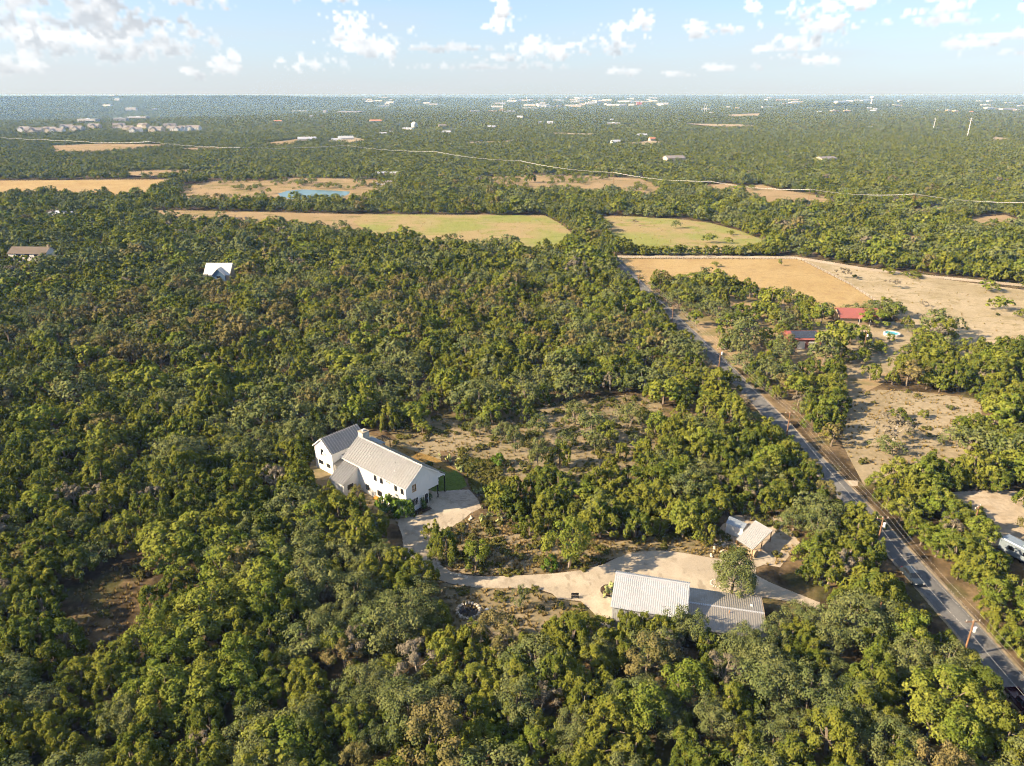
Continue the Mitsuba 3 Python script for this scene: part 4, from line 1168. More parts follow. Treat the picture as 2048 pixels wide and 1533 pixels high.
slope_part(shed, ident, [(*sD, zs), (*sC, zs), (*sm[1], zs + .85), (*sm[0], zs + .85)], 'roof_blue', 12, label='front slope of the shed roof')
part(shed, 'door', hull([(*(sD * .62 + sC * .38 - np.array([.655, .757]) * d + np.array([.757, -.655]) * s * .5 + np.array([.05, .06])), z) for d in (0, .09) for s in (-1, 1) for z in (0.05, 1.9)]), 'flat_white')

# ------------------------------------------------------------------ stones, fire pit, bench frame, planting
rs = np.random.default_rng(5)


def rock(s, seed):
    m = trimesh.creation.icosphere(subdivisions=1, radius=1)
    rr = np.random.default_rng(seed)
    m.vertices *= (1 + rr.uniform(-.25, .25, (len(m.vertices), 1)))
    m.vertices *= np.array([1, rr.uniform(.6, .9), rr.uniform(.45, .7)]) * s
    return m


for name, pts, lab in (('stone_edging', [(1420, 1116), (1428, 1098), (1436, 1086), (1444, 1074)], 'row of pale stones climbing to the white shed, left row'), ('stone_edging', [(1440, 1112), (1446, 1096), (1450, 1084), (1453, 1072)], 'row of pale stones climbing to the white shed, right row'),
                       ('stone_edging', [(866, 1110), (880, 1133), (905, 1149), (940, 1156)], 'row of grey stones along the inner driveway curve'), ('stone_edging', [(944, 1030), (936, 1046), (925, 1062)], 'heap of pale stones at the edge of the driveway pad')):
    t = thing(name, lab, 'stone edging')
    line = LineString([at(*p) for p in pts])
    n = max(6, int(line.length / .75))
    for i in range(n):
        p_ = line.interpolate((i + .5) / n, normalized=True)
        part(t, 'stone', placed(rock(rs.uniform(.22, .42), i + 40), p_.x + rs.uniform(-.25, .25), p_.y + rs.uniform(-.25, .25), .1, rs.uniform(0, 6)), 'limestone')
fp = thing('fire_pit', 'round blackened fire pit ringed with stones in the brown clearing', 'fire pit')
fx, fy = at(937, 1222)
ash = trimesh.creation.cylinder(1.55, .06, sections=24)
part(fp, 'ash_bed', placed(ash, fx, fy, .03), 'fire_ash')
for i in range(20):
    an = i / 20 * 6.283
    part(fp, 'stone', placed(rock(rs.uniform(.25, .36), i), fx + 1.9 * math.cos(an), fy + 1.9 * math.sin(an), .12, an), 'limestone')
lg = thing('log_pile', 'dark charred logs lying in the fire pit', 'logs')
for i in range(6):
    an = i * 1.05 + .3
    part(lg, 'log', beam((fx + 1.1 * math.cos(an), fy + 1.1 * math.sin(an), .15), (fx - .2 * math.cos(an), fy - .2 * math.sin(an), .5), .11, 7), 'fire_ash')
dr_ = thing('white_drum', 'pale metal drum lying by the fire pit', 'drum')
q = at(976, 1222)
put(dr_ + '__barrel', trimesh.creation.cylinder(.3, segment=[(q[0] - .45, q[1] - .2, .31), (q[0] + .45, q[1] + .2, .31)], sections=14), 'pale_metal', 40)
q = at(1150, 1197)
fr = thing('dark_bench', 'small dark bench standing on the pale driveway', 'bench')
part(fr, 'seat', box(q[0] - .65, q[0] + .65, q[1] - .2, q[1] + .2, .42, .48), 'black_metal')
part(fr, 'backrest', box(q[0] - .65, q[0] + .65, q[1] + .18, q[1] + .24, .55, .95), 'black_metal')
for s in (-.6, .6):
    part(fr, 'leg', box(q[0] + s - .05, q[0] + s + .05, q[1] - .2, q[1] + .24, 0, .42), 'black_metal')
# prickly pear beds


def pear(key_label, cx, cy, n, rad, seed, name='prickly_pear'):
    t = thing(name, key_label, 'cactus')
    r_ = np.random.default_rng(seed)
    for i in range(n):
        x_, y_ = cx + r_.normal() * rad * .5, cy + r_.normal() * rad * .5
        pads = []
        z_ = 0
        for j in range(int(r_.integers(5, 9))):
            m = trimesh.creation.icosphere(subdivisions=1, radius=.2)
            m.vertices *= [1, .22, 1.35]
            m.apply_transform(trimesh.transformations.euler_matrix(r_.uniform(-.6, .6), r_.uniform(-.6, .6), r_.uniform(0, 3.1)))
            m.apply_translation([x_ + r_.uniform(-.3, .3), y_ + r_.uniform(-.3, .3), .22 + .11 * j])
            pads.append(m)
        part(t, 'pad_clump', cat(*pads), 'cactus_pad', 60)


bc = at(1214, 1182)
structure('planting_circle', sheet(Point(bc[0] + .6, bc[1]).buffer(1.75).intersection(Polygon([(0, 80), (16.9, 80), (16.9, 110), (0, 110)])), .066), 'mulch', 'round dark mulched planting bed at the left end of the barn')
pear('pale prickly pear in the round bed, near clump', bc[0] - .1, bc[1] - .6, 7, 1.0, 3)
pear('pale prickly pear in the round bed, clump against the barn', bc[0] + .9, bc[1] + .9, 4, .6, 4)
for i, (px, py, n, rad) in enumerate(((1000, 1036, 9, 2.2), (1030, 1032, 9, 2.2), (975, 1040, 7, 1.6), (905, 925, 10, 3.2), (930, 940, 9, 2.6), (960, 985, 8, 2.6), (985, 1000, 8, 2.2))):
    q = at(px, py)
    pear(['pale prickly pear thicket by the driveway pad, middle', 'pale prickly pear thicket by the driveway pad, right end', 'pale prickly pear thicket by the driveway pad, left end', 'prickly pear beyond the lawn, upper clump', 'prickly pear beyond the lawn, lower clump', 'prickly pear right of the gravel patch, upper clump', 'prickly pear right of the gravel patch, lower clump'][i], q[0], q[1], n, rad, 20 + i)
# round stone ring beside the barn
q = at(1433, 1168)
rg = thing('stone_ring', 'ring of small stones between the barn and the big oak', 'stone ring')
for i in range(16):
    an = i / 16 * 6.283
    part(rg, 'stone', placed(rock(.2, i + 90), q[0] + 1.0 * math.cos(an), q[1] + 1.0 * math.sin(an), .1, an), 'limestone')


# ------------------------------------------------------------------ vehicles
def prof(pts, w0, w1=None, zsplit=None):
    """a body from its side outline, narrower above zsplit"""
    pts = np.array(pts, float)
    out = []
    for s in (-1, 1):
        for x_, z_ in pts:
            w = w0 if zsplit is None or z_ <= zsplit else w0 + (w1 - w0) * min(1, (z_ - zsplit) / (pts[:, 1].max() - zsplit))
            out.append((x_, s * w / 2, z_))
    return hull(out)


def wheels(t, tw, xs, w, r=.36):
    for x_ in xs:
        for s in (-1, 1):
            y_ = s * (w / 2 - .1)
            k = part(t, 'wheel', tw(beam((x_, y_ - .11, r), (x_, y_ + .11, r), r, 18)), 'tyre_rubber', 40)
            part(k, 'rim', tw(beam((x_, y_ + s * .1 - .02, r), (x_, y_ + s * .1 + .035, r), r * .6, 14)), 'rim_metal', 40)


def veh_frame(x_, y_, heading, z=0.0):
    def tw(m):
        return placed(m, x_, y_, z, heading)
    return tw


def suv(key, label, x_, y_, heading, paint, category='car'):
    t = thing(key, label, category)
    tw = veh_frame(x_, y_, heading, .024)
    L_, W_ = 4.7, 1.88
    part(t, 'body', tw(cat(prof([(-2.3, .45), (-2.3, .95), (-2.2, 1.05), (.95, 1.08), (2.1, .95), (2.33, .75), (2.33, .42), (2.1, .3), (-2.1, .3)], W_, W_ * .94, .7))), paint, 30)
    part(t, 'cabin', tw(prof([(-2.15, 1.02), (-1.85, 1.58), (-1.2, 1.68), (.25, 1.66), (1.05, 1.06)], W_ * .94, W_ * .74, 1.05)), paint, 30)
    part(t, 'windscreen', tw(hull([(x0, y0 * s, z0) for s in (-1, 1) for x0, y0, z0 in ((1.0, .76, 1.12), (.36, .66, 1.62), (1.03, .76, 1.13), (.39, .66, 1.63))])), 'window_glass')
    part(t, 'rear_window', tw(hull([(x0, y0 * s, z0) for s in (-1, 1) for x0, y0, z0 in ((-2.12, .76, 1.15), (-1.9, .68, 1.55), (-2.16, .76, 1.16), (-1.94, .68, 1.56))])), 'window_glass')
    for s in (-1, 1):
        part(t, 'side_window', tw(hull([(x0, s * y0, z0) for x0, z0, y0 in ((-1.75, 1.15, .875), (.75, 1.15, .875), (.15, 1.58, .74), (-1.6, 1.56, .745), (-1.75, 1.15, .885), (.75, 1.15, .885), (.15, 1.58, .75), (-1.6, 1.56, .755))])), 'window_glass')
        part(t, 'headlight', tw(box(2.28, 2.36, s * .7 - .18, s * .7 + .18, .68, .82)), 'lamp_clear')
        part(t, 'tail_light', tw(box(-2.34, -2.28, s * .78 - .1, s * .78 + .1, .8, 1.05)), 'lamp_red')
        part(t, 'mirror', tw(box(.72, .92, s * 1.0 - .1, s * 1.0 + .1, 1.1, 1.25)), paint)
    wheels(t, tw, (-1.4, 1.4), W_)
    return t


def pickup(key, label, x_, y_, heading, paint):
    t = thing(key, label, 'pickup truck')
    tw = veh_frame(x_, y_, heading, .024)
    W_ = 1.95
    part(t, 'body', tw(cat(prof([(.3, .4), (.3, 1.1), (1.7, 1.12), (2.75, 1.02), (2.95, .85), (2.95, .45), (2.6, .35)], W_, W_ * .95, .7), prof([(-.75, .35), (-.75, 1.1), (.35, 1.1), (.35, .35)], W_))), paint, 30)
    part(t, 'cabin', tw(prof([(-.85, 1.05), (-.6, 1.78), (.6, 1.8), (1.5, 1.1)], W_ * .95, W_ * .76, 1.08)), paint, 30)
    bed_ = cat(box(-2.9, -.75, -W_ / 2, -W_ / 2 + .08, .45, 1.12), box(-2.9, -.75, W_ / 2 - .08, W_ / 2, .45, 1.12), box(-2.9, -2.82, -W_ / 2 + .08, W_ / 2 - .08, .45, 1.1), box(-2.82, -.75, -W_ / 2 + .08, W_ / 2 - .08, .5, .62))
    part(t, 'bed', tw(bed_), paint)
    part(t, 'windscreen', tw(hull([(x0, y0 * s, z0) for s in (-1, 1) for x0, y0, z0 in ((1.45, .8, 1.17), (.72, .68, 1.74), (1.48, .8, 1.18), (.75, .68, 1.75))])), 'window_glass')
    part(t, 'rear_window', tw(hull([(x0, y0 * s, z0) for s in (-1, 1) for x0, y0, z0 in ((-.84, .8, 1.2), (-.66, .7, 1.72), (-.88, .8, 1.2), (-.7, .7, 1.73))])), 'window_glass')
    for s in (-1, 1):
        part(t, 'side_window', tw(hull([(x0, s * y0, z0) for x0, z0, y0 in ((-.6, 1.2, .9), (1.1, 1.2, .9), (.5, 1.7, .765), (-.45, 1.68, .77), (-.6, 1.2, .91), (1.1, 1.2, .91), (.5, 1.7, .775), (-.45, 1.68, .78))])), 'window_glass')
        part(t, 'headlight', tw(box(2.9, 2.97, s * .75 - .15, s * .75 + .15, .75, .92)), 'lamp_clear')
        part(t, 'tail_light', tw(box(-2.94, -2.88, s * .88 - .07, s * .88 + .07, .75, 1.05)), 'lamp_red')
        part(t, 'mirror', tw(box(.95, 1.15, s * 1.08 - .1, s * 1.08 + .1, 1.15, 1.35)), paint)
    wheels(t, tw, (-1.9, 1.9), W_, .4)
    return t


suv('parked_car', 'dark blue-black car parked on the left edge of the asphalt lane', 71.2, 104.0, math.radians(-88), 'paint_dark')
pickup('pickup_truck', 'maroon pickup truck at the bottom right corner on the lane', 71.9, 75.3, math.radians(-90), 'paint_maroon')
q = at(1572, 692)
pickup('pickup_truck', 'black pickup truck beside the red barn with solar panels', q[0], q[1] + 1, math.radians(205), 'paint_black')
q = at(1550, 693)
tr = thing('green_tractor', 'small bright green tractor left of the black pickup', 'tractor')
tw = veh_frame(q[0], q[1], .8)
part(tr, 'body', tw(cat(box(-.3, 1.5, -.35, .35, .6, 1.25), box(-1.0, -.3, -.5, .5, .7, 1.1))), 'paint_green')
part(tr, 'canopy', tw(box(-1.1, .2, -.6, .6, 2.0, 2.08)), 'paint_green')
for s in (-1, 1):
    part(tr, 'canopy_post', tw(box(-.95, -.88, s * .5 - .04, s * .5 + .04, 1.1, 2.0)), 'black_metal')
    part(tr, 'wheel', tw(beam((-.7, s * .7 - .18, .65), (-.7, s * .7 + .18, .65), .65, 16)), 'tyre_rubber', 40)
    part(tr, 'wheel', tw(beam((1.2, s * .55 - .12, .38), (1.2, s * .55 + .12, .38), .38, 14)), 'tyre_rubber', 40)
for px, py, lab, pa in ((525, 549, 'white car half hidden by trees right of the white-roofed house', 'paint_white'), (516, 573, 'small white car on the dirt drive below the white-roofed house', 'paint_white'), (1140, 616, 'white car under trees left of the far lane', 'paint_white')):
    q = at(px, py)
    suv('parked_car', lab, q[0], q[1], .3, pa)


# ------------------------------------------------------------------ other houses
def gable_house(name, label, category, x_, y_, rot, L_, D_, h, rise, wall, roof, over=.4, wins=(), z=0.0, ribs_=0, chimney=False, group=None):
    """ridge along local x; wins: (side -1 or 1, x, z, w, h, kind)"""
    t = thing(name, label, category, group)
    tw = veh_frame(x_, y_, rot, z)
    part(t, 'wall', tw(hull([(a, b, zz) for a in (-L_ / 2, L_ / 2) for b, zz in ((-D_ / 2, -.5), (D_ / 2, -.5), (D_ / 2, h), (0, h + rise - .08), (-D_ / 2, h))])), wall)
    s = rise / (D_ / 2)
    for sd in (-1, 1):
        c = [(-L_ / 2 - over, sd * (D_ / 2 + over), h - s * over + .08), (L_ / 2 + over, sd * (D_ / 2 + over), h - s * over + .08), (L_ / 2 + over, 0, h + rise + .08), (-L_ / 2 - over, 0, h + rise + .08)]
        slope_part(t, tw, c, roof, ribs_, th=.14)
    for sd, x0, z0, w, hh, kind in wins:
        if kind == 'door':
            part(t, 'door', tw(box(x0 - w / 2, x0 + w / 2, min(sd * D_ / 2, sd * (D_ / 2 + .06)), max(sd * D_ / 2, sd * (D_ / 2 + .06)), z0 - hh / 2, z0 + hh / 2)), 'flat_white')
        else:
            window(t, tw, (x0, sd * D_ / 2, z0), (1, 0, 0), (0, sd, 0), w, hh, bars=0, t=.09)
    if chimney:
        part(t, 'chimney', tw(box(L_ / 2 - 1.2, L_ / 2 - .2, -.5, .5, h, h + rise + 1.1)), 'tan_wall')
    return t


# white-roofed house with a blue-grey front gable
q = at(437, 562)
wh = gable_house('cottage', 'house with a bright white metal roof and blue-shaded front gable among the trees, left', 'house', q[0], q[1] + 4, 0, 11.5, 10, 3.2, 4.2, 'cream_wall', 'flat_white', ribs_=16)
tw = veh_frame(q[0] + 1.2, q[1] - 1.4, 0)
part(wh, 'front_gable', tw(hull([(a, b, z) for b in (-.8, 5) for a, z in ((-2.9, 0), (2.9, 0), (2.9, 3.2), (0, 6.0), (-2.9, 3.2))])), 'blue_paint', label='blue-grey front gable')
for s in (-1, 1):
    slope_part(wh, tw, [(s * 3.2, -1.2, 3.0), (0, -1.2, 6.15), (0, 5.5, 6.15), (s * 3.2, 5.5, 3.0)], 'flat_white', 0)
window(wh, tw, (0, -.8, 2.0), (1, 0, 0), (0, -1, 0), 1.8, 1.4)
# long brown-roofed house
q = at(62, 524)
bh = gable_house('ranch_house', 'long two-level house with brown shingle roofs and white dormer wall at the left edge', 'house', q[0], q[1] + 3, -.06, 20, 9, 4.6, 2.6, 'flat_white', 'roof_brown', chimney=True, wins=[(-1, -4.5, 3.6, 2.4, 1.2, 'w'), (-1, 0, 3.6, 2.4, 1.2, 'w'), (-1, 5, 3.6, 2.4, 1.2, 'w')])
tw = veh_frame(q[0] + 12.5, q[1] - 3.4, -.06)
part(bh, 'lower_wing', tw(hull([(a, b, z) for a in (-5.5, 5.5) for b, z in ((-3.2, 0), (3.2, 0), (3.2, 2.9), (0, 4.2), (-3.2, 2.9))])), 'flat_white')
for s in (-1, 1):
    slope_part(bh, tw, [(-5.9, s * 3.6, 2.85), (5.9, s * 3.6, 2.85), (5.9, 0, 4.35), (-5.9, 0, 4.35)], 'roof_brown', 0)
q = at(521, 492)
gable_house('shed', 'small shed with a tan roof in the wood near the hay strip', 'shed', q[0], q[1], .05, 7.5, 5, 2.6, 1.2, 'flat_white', 'caliche')
q = at(122, 440)
gable_house('cottage', 'pale grey-roofed cottage deep in the wood at the left', 'house', q[0], q[1], -.3, 14, 10, 3.2, 3.0, 'flat_white', 'pale_metal', wins=[(-1, 2, 1.8, 2, 1.4, 'w')])
# red barn with solar panels
q = at(1607, 696)
rb = gable_house('red_barn', 'red metal barn with a solar panel array on its roof', 'barn', q[0], q[1] + 3.0, .02, 10.4, 8.4, 3.4, 1.7, 'red_wall', 'roof_red', wins=[(-1, -1.6, 1.35, 2.6, 2.7, 'door'), (-1, 2.2, 1.35, 2.6, 2.7, 'door')])
tw = veh_frame(q[0], q[1] + 3.0, .02)
sol = fresh(rb + '__solar_panel')
USED[rb + '__solar_panel'] = 0
sr = 1.7 / 4.2
for i in range(9):
    for j in range(3):
        x0 = -4.2 + i * .98
        b0, b1 = -3.75 + j * 1.18, -3.75 + j * 1.18 + 1.12
        part(rb, 'solar_panel', tw(hull([(a, b, 3.4 + (4.2 + b) * sr + d) for a in (x0, x0 + .93) for b in (b0, b1) for d in (.16, .22)])), 'solar_glass')
q = at(1722, 650)
rh = gable_house('red_roofed_house', 'house with a low salmon-red roof among big trees on the right', 'house', q[0] - .5, q[1] + 4.5, -.05, 14, 9.5, 3.0, 2.2, 'tan_wall', 'roof_red', over=.7, wins=[(-1, 4, 1.6, 1.6, 1.2, 'w'), (-1, 0, 1.6, 1.6, 1.2, 'w')])
tw = veh_frame(q[0] + .2, q[1] - .5, math.pi / 2 - .05)
for s in (-1, 1):
    slope_part(rh, tw, [(-1.8, s * 2.2, 2.85), (4.5, s * 2.2, 2.85), (4.5, 0, 4.0), (-1.8, 0, 4.0)], 'roof_red', 0, name='porch_roof')
for s in (-1, 1):
    part(rh, 'porch_post', tw(box(-1.6, -1.45, s * 2 - .07, s * 2 + .07, 0, 2.7)), 'flat_white')
q = at(1783, 671)
sp = thing('swimming_pool', 'small oval swimming pool beside the red-roofed house', 'pool')
part(sp, 'rim', placed(trimesh.creation.annulus(2.3, 2.75, .9, sections=28), q[0], q[1], .45), 'flat_white')
part(sp, 'water', placed(trimesh.creation.cylinder(2.3, .7, sections=28), q[0], q[1], .37), 'pool_water')
# trailer at the right edge
q = at(2046, 1122, 0)
tl = thing('travel_trailer', 'pale blue-grey travel trailer at the right edge, half out of the picture', 'trailer')
tw = veh_frame(q[0] + .3, q[1] - .6, math.radians(-64))
bev = lambda L_, W_, z0, z1, e: hull([(a * (L_ - (e if k else 0)), b * (W_ - (e if k else 0)), z) for a in (-.5, .5) for b in (-.5, .5) for k, z in ((0, z0), (0, z1 - e), (1, z1))])
part(tl, 'body', tw(bev(9.5, 2.5, .6, 3.1, .18)), 'trailer_paint')
part(tl, 'roof_vent', tw(box(-1.2, -.5, -.3, .3, 3.1, 3.3)), 'flat_white')
part(tl, 'roof_vent', tw(box(2.2, 2.9, -.3, .3, 3.1, 3.28)), 'flat_white')
for a in (-2.5, 0, 2.4):
    part(tl, 'window', tw(box(a - .5, a + .5, -1.29, -1.25, 1.6, 2.3)), 'window_glass')
for a in (-.5, .5):
    for s in (-1, 1):
        part(tl, 'wheel', tw(beam((a, s * 1.1 - .1, .36), (a, s * 1.1 + .1, .36), .36, 16)), 'tyre_rubber', 40)
# corral by the pond
c0, c1 = at(750, 371), at(800, 371)
co = thing('corral', 'grey wooden cattle corral beside the pond pasture', 'corral')
for i in range(9):
    x_ = c0[0] + (c1[0] - c0[0]) * i / 8
    for y_ in (c0[1], c0[1] + 26):
        part(co, 'post', box(x_ - .12, x_ + .12, y_ - .12, y_ + .12, 0, 1.9), 'grey_paint')
for y_ in (c0[1], c0[1] + 26):
    for z_ in (.5, 1.0, 1.5):
        part(co, 'rail', box(c0[0], c1[0], y_ - .16, y_ - .121, z_, z_ + .2), 'grey_paint')
for x_ in (c0[0], c1[0]):
    for z_ in (.5, 1.0, 1.5):
        part(co, 'rail', box(x_ - .03, x_ + .03, c0[1] + .13, c0[1] + 25.8, z_, z_ + .2), 'grey_paint')
q = at(775, 352)
gable_house('barn', 'long low grey-roofed livestock shed behind the corral', 'barn', q[0], q[1], 0, 24, 8, 3, 1.2, 'tan_wall', 'pale_metal')

# ------------------------------------------------------------------ fence of the golden field
fn = thing('field_fence', 'thin post and rail fence along the golden field and the gravel road', 'fence')
fl = LineString([at(1242, 519), at(1420, 519.5), at(1600, 521), at(1700, 572), at(1752, 606)])
n = int(fl.length / 3.6)
for i in range(n + 1):
    p_ = fl.interpolate(i / n, normalized=True)
    part(fn, 'post', box(p_.x - .07, p_.x + .07, p_.y - .07, p_.y + .07, 0, 1.35), 'pole_wood')
pp = [fl.interpolate(i / 40, normalized=True) for i in range(41)]
for z_ in (.7, 1.2):
    part(fn, 'rail', tube([(p.x, p.y, z_) for p in pp], .035, 4), 'wire_metal')


# ------------------------------------------------------------------ power poles and lines
def utility_pole(label, x_, y_, h, arm=0.0, drum=True, z=0.0, name='utility_pole', group=None):
    t = thing(name, label, 'utility pole', group)
    part(t, 'pole', tube([(x_, y_, z - .5), (x_, y_, z + h * .5), (x_, y_, z + h)], [.17, .15, .11], 9), 'pole_wood', True)
    ca, sa = math.cos(arm), math.sin(arm)
    c = hull([(x_ + ca * u - sa * v, y_ + sa * u + ca * v, z + h - .45 + w) for u in (-1.1, 1.1) for v in (.12, .24) for w in (0, .13)])
    a = part(t, 'crossarm', c, 'pole_wood')
    for u in (-1.0, -.0, 1.0):
        part(a, 'insulator', beam((x_ + ca * u - sa * .18, y_ + sa * u + ca * .18, z + h - .3), (x_ + ca * u - sa * .18, y_ + sa * u + ca * .18, z + h - .02), .06, 8), 'flat_white')
    if drum:
        part(t, 'transformer', trimesh.creation.cylinder(.26, segment=[(x_ + .42, y_ - .1, z + h - 2.0), (x_ + .42, y_ - .1, z + h - 1.15)], sections=14), 'grey_paint', 40)
    return t


def wire(label, pts, sag, r, group, name='power_wire', mat='wire_metal'):
    t = thing(name, label, 'wire', group)
    out = []
    for a, b in zip(pts[:-1], pts[1:]):
        a, b = np.array(a, float), np.array(b, float)
        s = np.linspace(0, 1, 13)[:-1, None]
        out.append(a + (b - a) * s - np.array([0, 0, 1]) * sag * 4 * s * (1 - s))
    out.append(np.array([pts[-1]], float))
    put(t + '__strand', tube(np.vstack(out), r, 5), mat)
    return t


ROADP = [(69.3, 38, 9.0), (69.35, 85.3, 6.9), (69.0, 112.8, 7.3), (68.0, 158, 8.2), (63.9, 205, 8.2), (59.2, 252, 8.5), (54.5, 300, 8.5), (50.5, 348, 8.5)]
POLE_LAB = ['wooden utility pole by the lane, out of the frame below', 'wooden utility pole with a grey transformer by the lane, nearest one', 'wooden utility pole with a transformer by the lane, second nearest', 'utility pole by the lane hidden in the trees', 'utility pole by the lane near the bend of the wires', 'utility pole at the far right corner of the wood by the lane', 'small far pole by the lane', 'farthest pole by the lane near the gravel road']
for i, (x_, y_, hgt) in enumerate(ROADP):
    if i:
        utility_pole(POLE_LAB[i], x_, y_, hgt, .02, i in (1, 2, 4))
for u, lab in ((-1.0, 'left'), (0.0, 'middle'), (1.0, 'right')):
    wire(f'bright overhead wire along the lane, {lab} strand', [(x_ + u + .9, y_ - .1, hgt - .02) for x_, y_, hgt in ROADP], .55, .0095, 'wires along the lane')
wire('thick low cable along the lane below the wires', [(x_ + .2, y_, hgt - 2.6) for x_, y_, hgt in ROADP], .6, .014, 'wires along the lane')
q = at(1747, 1268)
st = thing('stub_pole', 'bare brown pole standing in the wood left of the lane', 'pole')
part(st, 'pole', tube([(q[0], q[1], -.3), (q[0], q[1], 3), (q[0] + .05, q[1], 6.2)], [.17, .15, .13], 9), 'pole_wood', True)
for px, py, top, lab in ((1723, 720, 662, 'wooden pole with a transformer in the tan yard on the right'), (1249, 646, 610, 'dark pole in the small clearing left of the far lane'), (1942, 1070, 1030, 'dark pole at the edge of the pale gravel yard'), (1459, 675, 650, 'thin pole in the trees left of the red barn')):
    q = at(px, py)
    utility_pole(lab, q[0], q[1], max(6.5, height_of(px, py, top)), .6, px == 1723)
# long distribution line across the middle distance
LINE = [(-110, 266), (130, 281), (300, 284), (480, 295.5), (690, 291.5), (870, 303.5), (1040, 322), (1228, 345.5), (1420, 363), (1620, 379), (1830, 388.5), (2090, 405)]
LP = []
for px, py in LINE:
    x_, y_ = at(px, py, 11.0)
    LP.append((x_, y_, float(terrain(x_, y_)) + 11.0))
ORD = ['first', 'second', 'third', 'fourth', 'fifth', 'sixth', 'seventh', 'eighth', 'ninth', 'tenth', 'eleventh', 'twelfth']
for i, (x_, y_, z_) in enumerate(LP[1:-1]):
    utility_pole(f'{ORD[i]} pole from the left of the long power line across the woods', x_, y_, 11.2, .75, False, z_ - 11.0, group='poles of the long power line')
for u, lab in ((-1, 'upper'), (0, 'middle'), (1, 'lower')):
    wire(f'{lab} wire of the long power line crossing the woods in the middle distance', [(x_ + u * .75, y_ - u * .75, z_ + .1) for x_, y_, z_ in LP], 2.4, .075, 'long power line')

# ------------------------------------------------------------------ far houses and the town
WALLS = {'white': 'flat_white', 'grey': 'cream_wall', 'tile': 'cream_wall', 'tan': 'tan_wall', 'slate': 'cream_wall', 'flat': 'town_wall', 'red': 'roof_tile', 'dome': 'flat_white'}
ROOFS = {'white': 'pale_metal', 'grey': 'roof_slate', 'tile': 'roof_tile', 'tan': 'cream_wall', 'slate': 'roof_slate', 'red': 'roof_red'}
rf = np.random.default_rng(3)


def far_at(px, py):
    """the point of the terrain at this pixel"""
    q = at(px, py)
    for _ in range(12):
        q = at(px, py, min(70, float(terrain(*q))))
    return q


sub = sorted(SUBDIV)
for i, (px, py, w, style) in enumerate(sub):
    w *= 1.45
    q = far_at(px, py)
    z = float(terrain(*q))
    wins = [(-1, x0, zz, 1.6, 1.8, 'w') for x0 in np.linspace(-w * .36, w * .36, 4) for zz in (1.8, 4.9)]
    col = 'white' if style == 'white' else 'cream'
    t = gable_house('villa', f'{col} two-storey villa in the far subdivision, number {i + 1} from the left', 'house', q[0], q[1] + w * .4, float(rf.uniform(-.35, .35)), w, w * .55, 7.5, 5.0, WALLS[style], 'roof_slate', z=z, wins=wins, group='villas of the far subdivision')
    tw = veh_frame(q[0] + float(rf.uniform(-.25, .25)) * w, q[1] + w * .08, math.pi / 2)
    gm = hull([(a, b, zz + z) for a in (-w * .12, w * .3) for b, zz in ((-w * .17, -.5), (w * .17, -.5), (w * .17, 7.0), (0, 11.0), (-w * .17, 7.0))])
    part(t, 'front_gable', tw(gm), WALLS[style])
    for s in (-1, 1):
        part(t, 'gable_roof', tw(slab([(-w * .14, s * w * .2, 6.4 + z), (w * .3, s * w * .2, 6.4 + z), (w * .3, 0, 11.25 + z), (-w * .14, 0, 11.25 + z)], .2)), 'roof_slate')
for i, (px, py, w, h, style) in enumerate(sorted(FARB)):
    w, h = w * 1.05, h * 1.1
    q = far_at(px, py)
    z = float(terrain(*q))
    side = 'left' if px < 700 else 'middle' if px < 1350 else 'right'
    what = {'flat': 'long flat white commercial building', 'white': 'small white building', 'tan': 'tan block building', 'grey': 'grey-roofed cream house', 'tile': 'house with an orange tile roof', 'slate': 'dark-roofed building', 'red': 'big red-roofed building', 'dome': 'white domed building'}[style]
    lab = f'{what}, {ORD[min(11, sum(1 for f in FARB if f[4] == style and f[0] < px and ("left" if f[0] < 700 else "middle" if f[0] < 1350 else "right") == side))]} of its kind from the left, far {side}'
    if style in ('flat', 'tan'):
        t = thing('commercial_building', lab, 'building', 'buildings of the distant town')
        tw = veh_frame(q[0], q[1] + 10, float(rf.uniform(-.2, .2)), z)
        part(t, 'wall', tw(box(-w / 2, w / 2, -12, 12, -1, h)), WALLS[style])
        part(t, 'roof', tw(box(-w / 2 - .3, w / 2 + .3, -12.3, 12.3, h, h + .5)), 'pale_metal' if style == 'flat' else 'cream_wall')
        part(t, 'rooftop_unit', tw(box(-w * .1, w * .06, -3, 3, h + .5, h + 2.2)), 'grey_paint')
        if w > 25:
            part(t, 'window_band', tw(box(-w * .42, w * .42, -12.1, -12.0, h * .3, h * .55)), 'window_glass')
    elif style == 'dome':
        t = thing('domed_building', 'white building with a round dome in the distant woods', 'building')
        tw = veh_frame(q[0], q[1] + 8, 0, z)
        part(t, 'wall', tw(trimesh.creation.cylinder(8, 7, sections=24).apply_translation([0, 0, 3.0])), 'flat_white', 40)
        d = trimesh.creation.icosphere(subdivisions=3, radius=8)
        d.apply_translation([0, 0, 6.4])
        part(t, 'dome', tw(d), 'flat_white', True)
    else:
        gable_house('far_house', lab, 'house', q[0], q[1] + w * .3, float(rf.uniform(-.4, .4)), w, w * .62, h * .62, h * .5, WALLS[style], ROOFS[style], z=z, group='houses scattered in the distant woods')
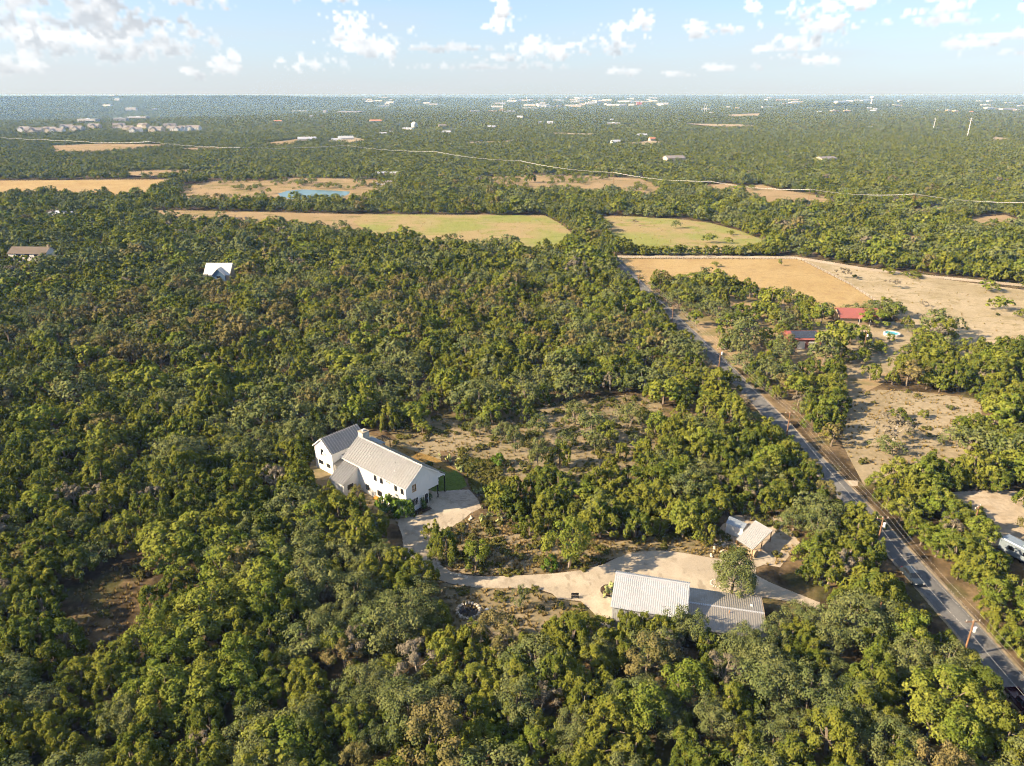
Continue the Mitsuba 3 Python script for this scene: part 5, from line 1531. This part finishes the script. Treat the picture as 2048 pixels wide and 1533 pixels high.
# the hazy town on the horizon
kt_ = 0
for px, n, spread in ((330, 5, 30), (780, 8, 40), (850, 4, 30), (1060, 16, 60), (1160, 26, 70), (1230, 10, 50), (1290, 7, 40), (1520, 6, 50), (1640, 8, 60), (1900, 9, 60), (2020, 8, 40)):
    for j in range(n):
        az = (px + rf.normal() * spread * .5 - 1024) / (FPX * 1.02)
        r_ = rf.uniform(5200, 8800)
        x_, y_ = r_ * math.sin(az), r_ * math.cos(az)
        z = float(terrain(x_, y_))
        w, h = rf.uniform(30, 95), min(rf.uniform(9, 17), 80 - z)
        t = thing('town_building', f'tiny pale building of the hazy town on the horizon, {"left" if px < 700 else "middle" if px < 1350 else "right"} part', 'building', f'hazy town, {"left" if px < 700 else "middle" if px < 1350 else "right"} part')
        tw = veh_frame(x_, y_, float(rf.uniform(-.4, .4)), z)
        part(t, 'wall', tw(box(-w / 2, w / 2, -15, 15, -6, h)), ['town_wall', 'flat_white', 'cream_wall'][j % 3])
        part(t, 'roof', tw(hull([(a, b, zz) for a in (-w / 2, w / 2) for b, zz in ((-15.5, h), (15.5, h), (0, h + 3))])), ['pale_metal', 'roof_slate', 'town_wall'][(j + px) % 3])
# water tower, masts
az = (1743 - 1024) / FPX / math.cos(0)
def mast(name, label, px, py, top, dist, r0, mat, category):
    r = ray(px, py)
    s = dist / math.hypot(r[0], r[1])
    x_, y_ = r[0] * s, r[1] * s
    z0 = float(terrain(x_, y_))
    r2 = ray(px, top)
    zt = CAM_H + r2[2] / math.hypot(r2[0], r2[1]) * dist
    t = thing(name, label, category)
    return t, x_, y_, z0, zt


t, x_, y_, z0, zt = mast('water_tower', 'white water tower standing on the right horizon', 1743, 206, 193, 6200, 0, '', 'water tower')
part(t, 'stem', tube([(x_, y_, z0 - 2), (x_, y_, z0 + (zt - z0) * .3), (x_, y_, zt - 14), (x_, y_, zt - 9)], [7, 5.5, 5.5, 9], 16), 'flat_white', True)
b = trimesh.creation.icosphere(subdivisions=3, radius=1)
b.vertices *= [15, 15, 9]
part(t, 'tank', placed(b, x_, y_, zt - 8), 'flat_white', True)
for px, py, top, dist, lab in ((1409, 222, 208, 3600, 'white lattice mast on the far ridge, left of the pair'), (1413, 222, 210, 3700, 'white lattice mast on the far ridge, right of the pair'), (1938, 258, 236, 1750, 'tall pale pylon in the woods on the right'), (1868, 252, 236, 2100, 'thinner pale pylon left of the tall one'), (1005, 226, 200, 3500, 'thin mast in the distant town')):
    t, x_, y_, z0, zt = mast('radio_mast', lab, px, py, top, dist, 0, '', 'mast')
    part(t, 'shaft', tube([(x_, y_, z0 - 1), (x_ + .2, y_, (z0 + zt) / 2), (x_ + .4, y_, zt)], [.9, .7, .5], 6), 'flat_white')
    part(t, 'arms', cat(*[box(x_ - w, x_ + w, y_ - .3, y_ + .3, zz, zz + .6) for w, zz in ((2.6, zt - 2), (3.2, zt - 5))]), 'flat_white')

# ------------------------------------------------------------------ the air
scene['haze_air'] = {'type': 'homogeneous', 'albedo': {'type': 'rgb', 'value': [.93, .95, .965]}, 'sigma_t': {'type': 'rgb', 'value': HAZE_DENSITY}}
scene['haze'] = {'type': 'cube', 'bsdf': {'type': 'null'}, 'interior': {'type': 'ref', 'id': 'haze_air'},
                 'to_world': T().translate([0, 9000, (HAZE_TOP + HAZE_LOW) / 2]).scale([HAZE_R, HAZE_R, (HAZE_TOP - HAZE_LOW) / 2])}
labels['haze'] = {'kind': 'stuff', 'label': 'thin blue-white haze over the distant hills', 'category': 'haze'}
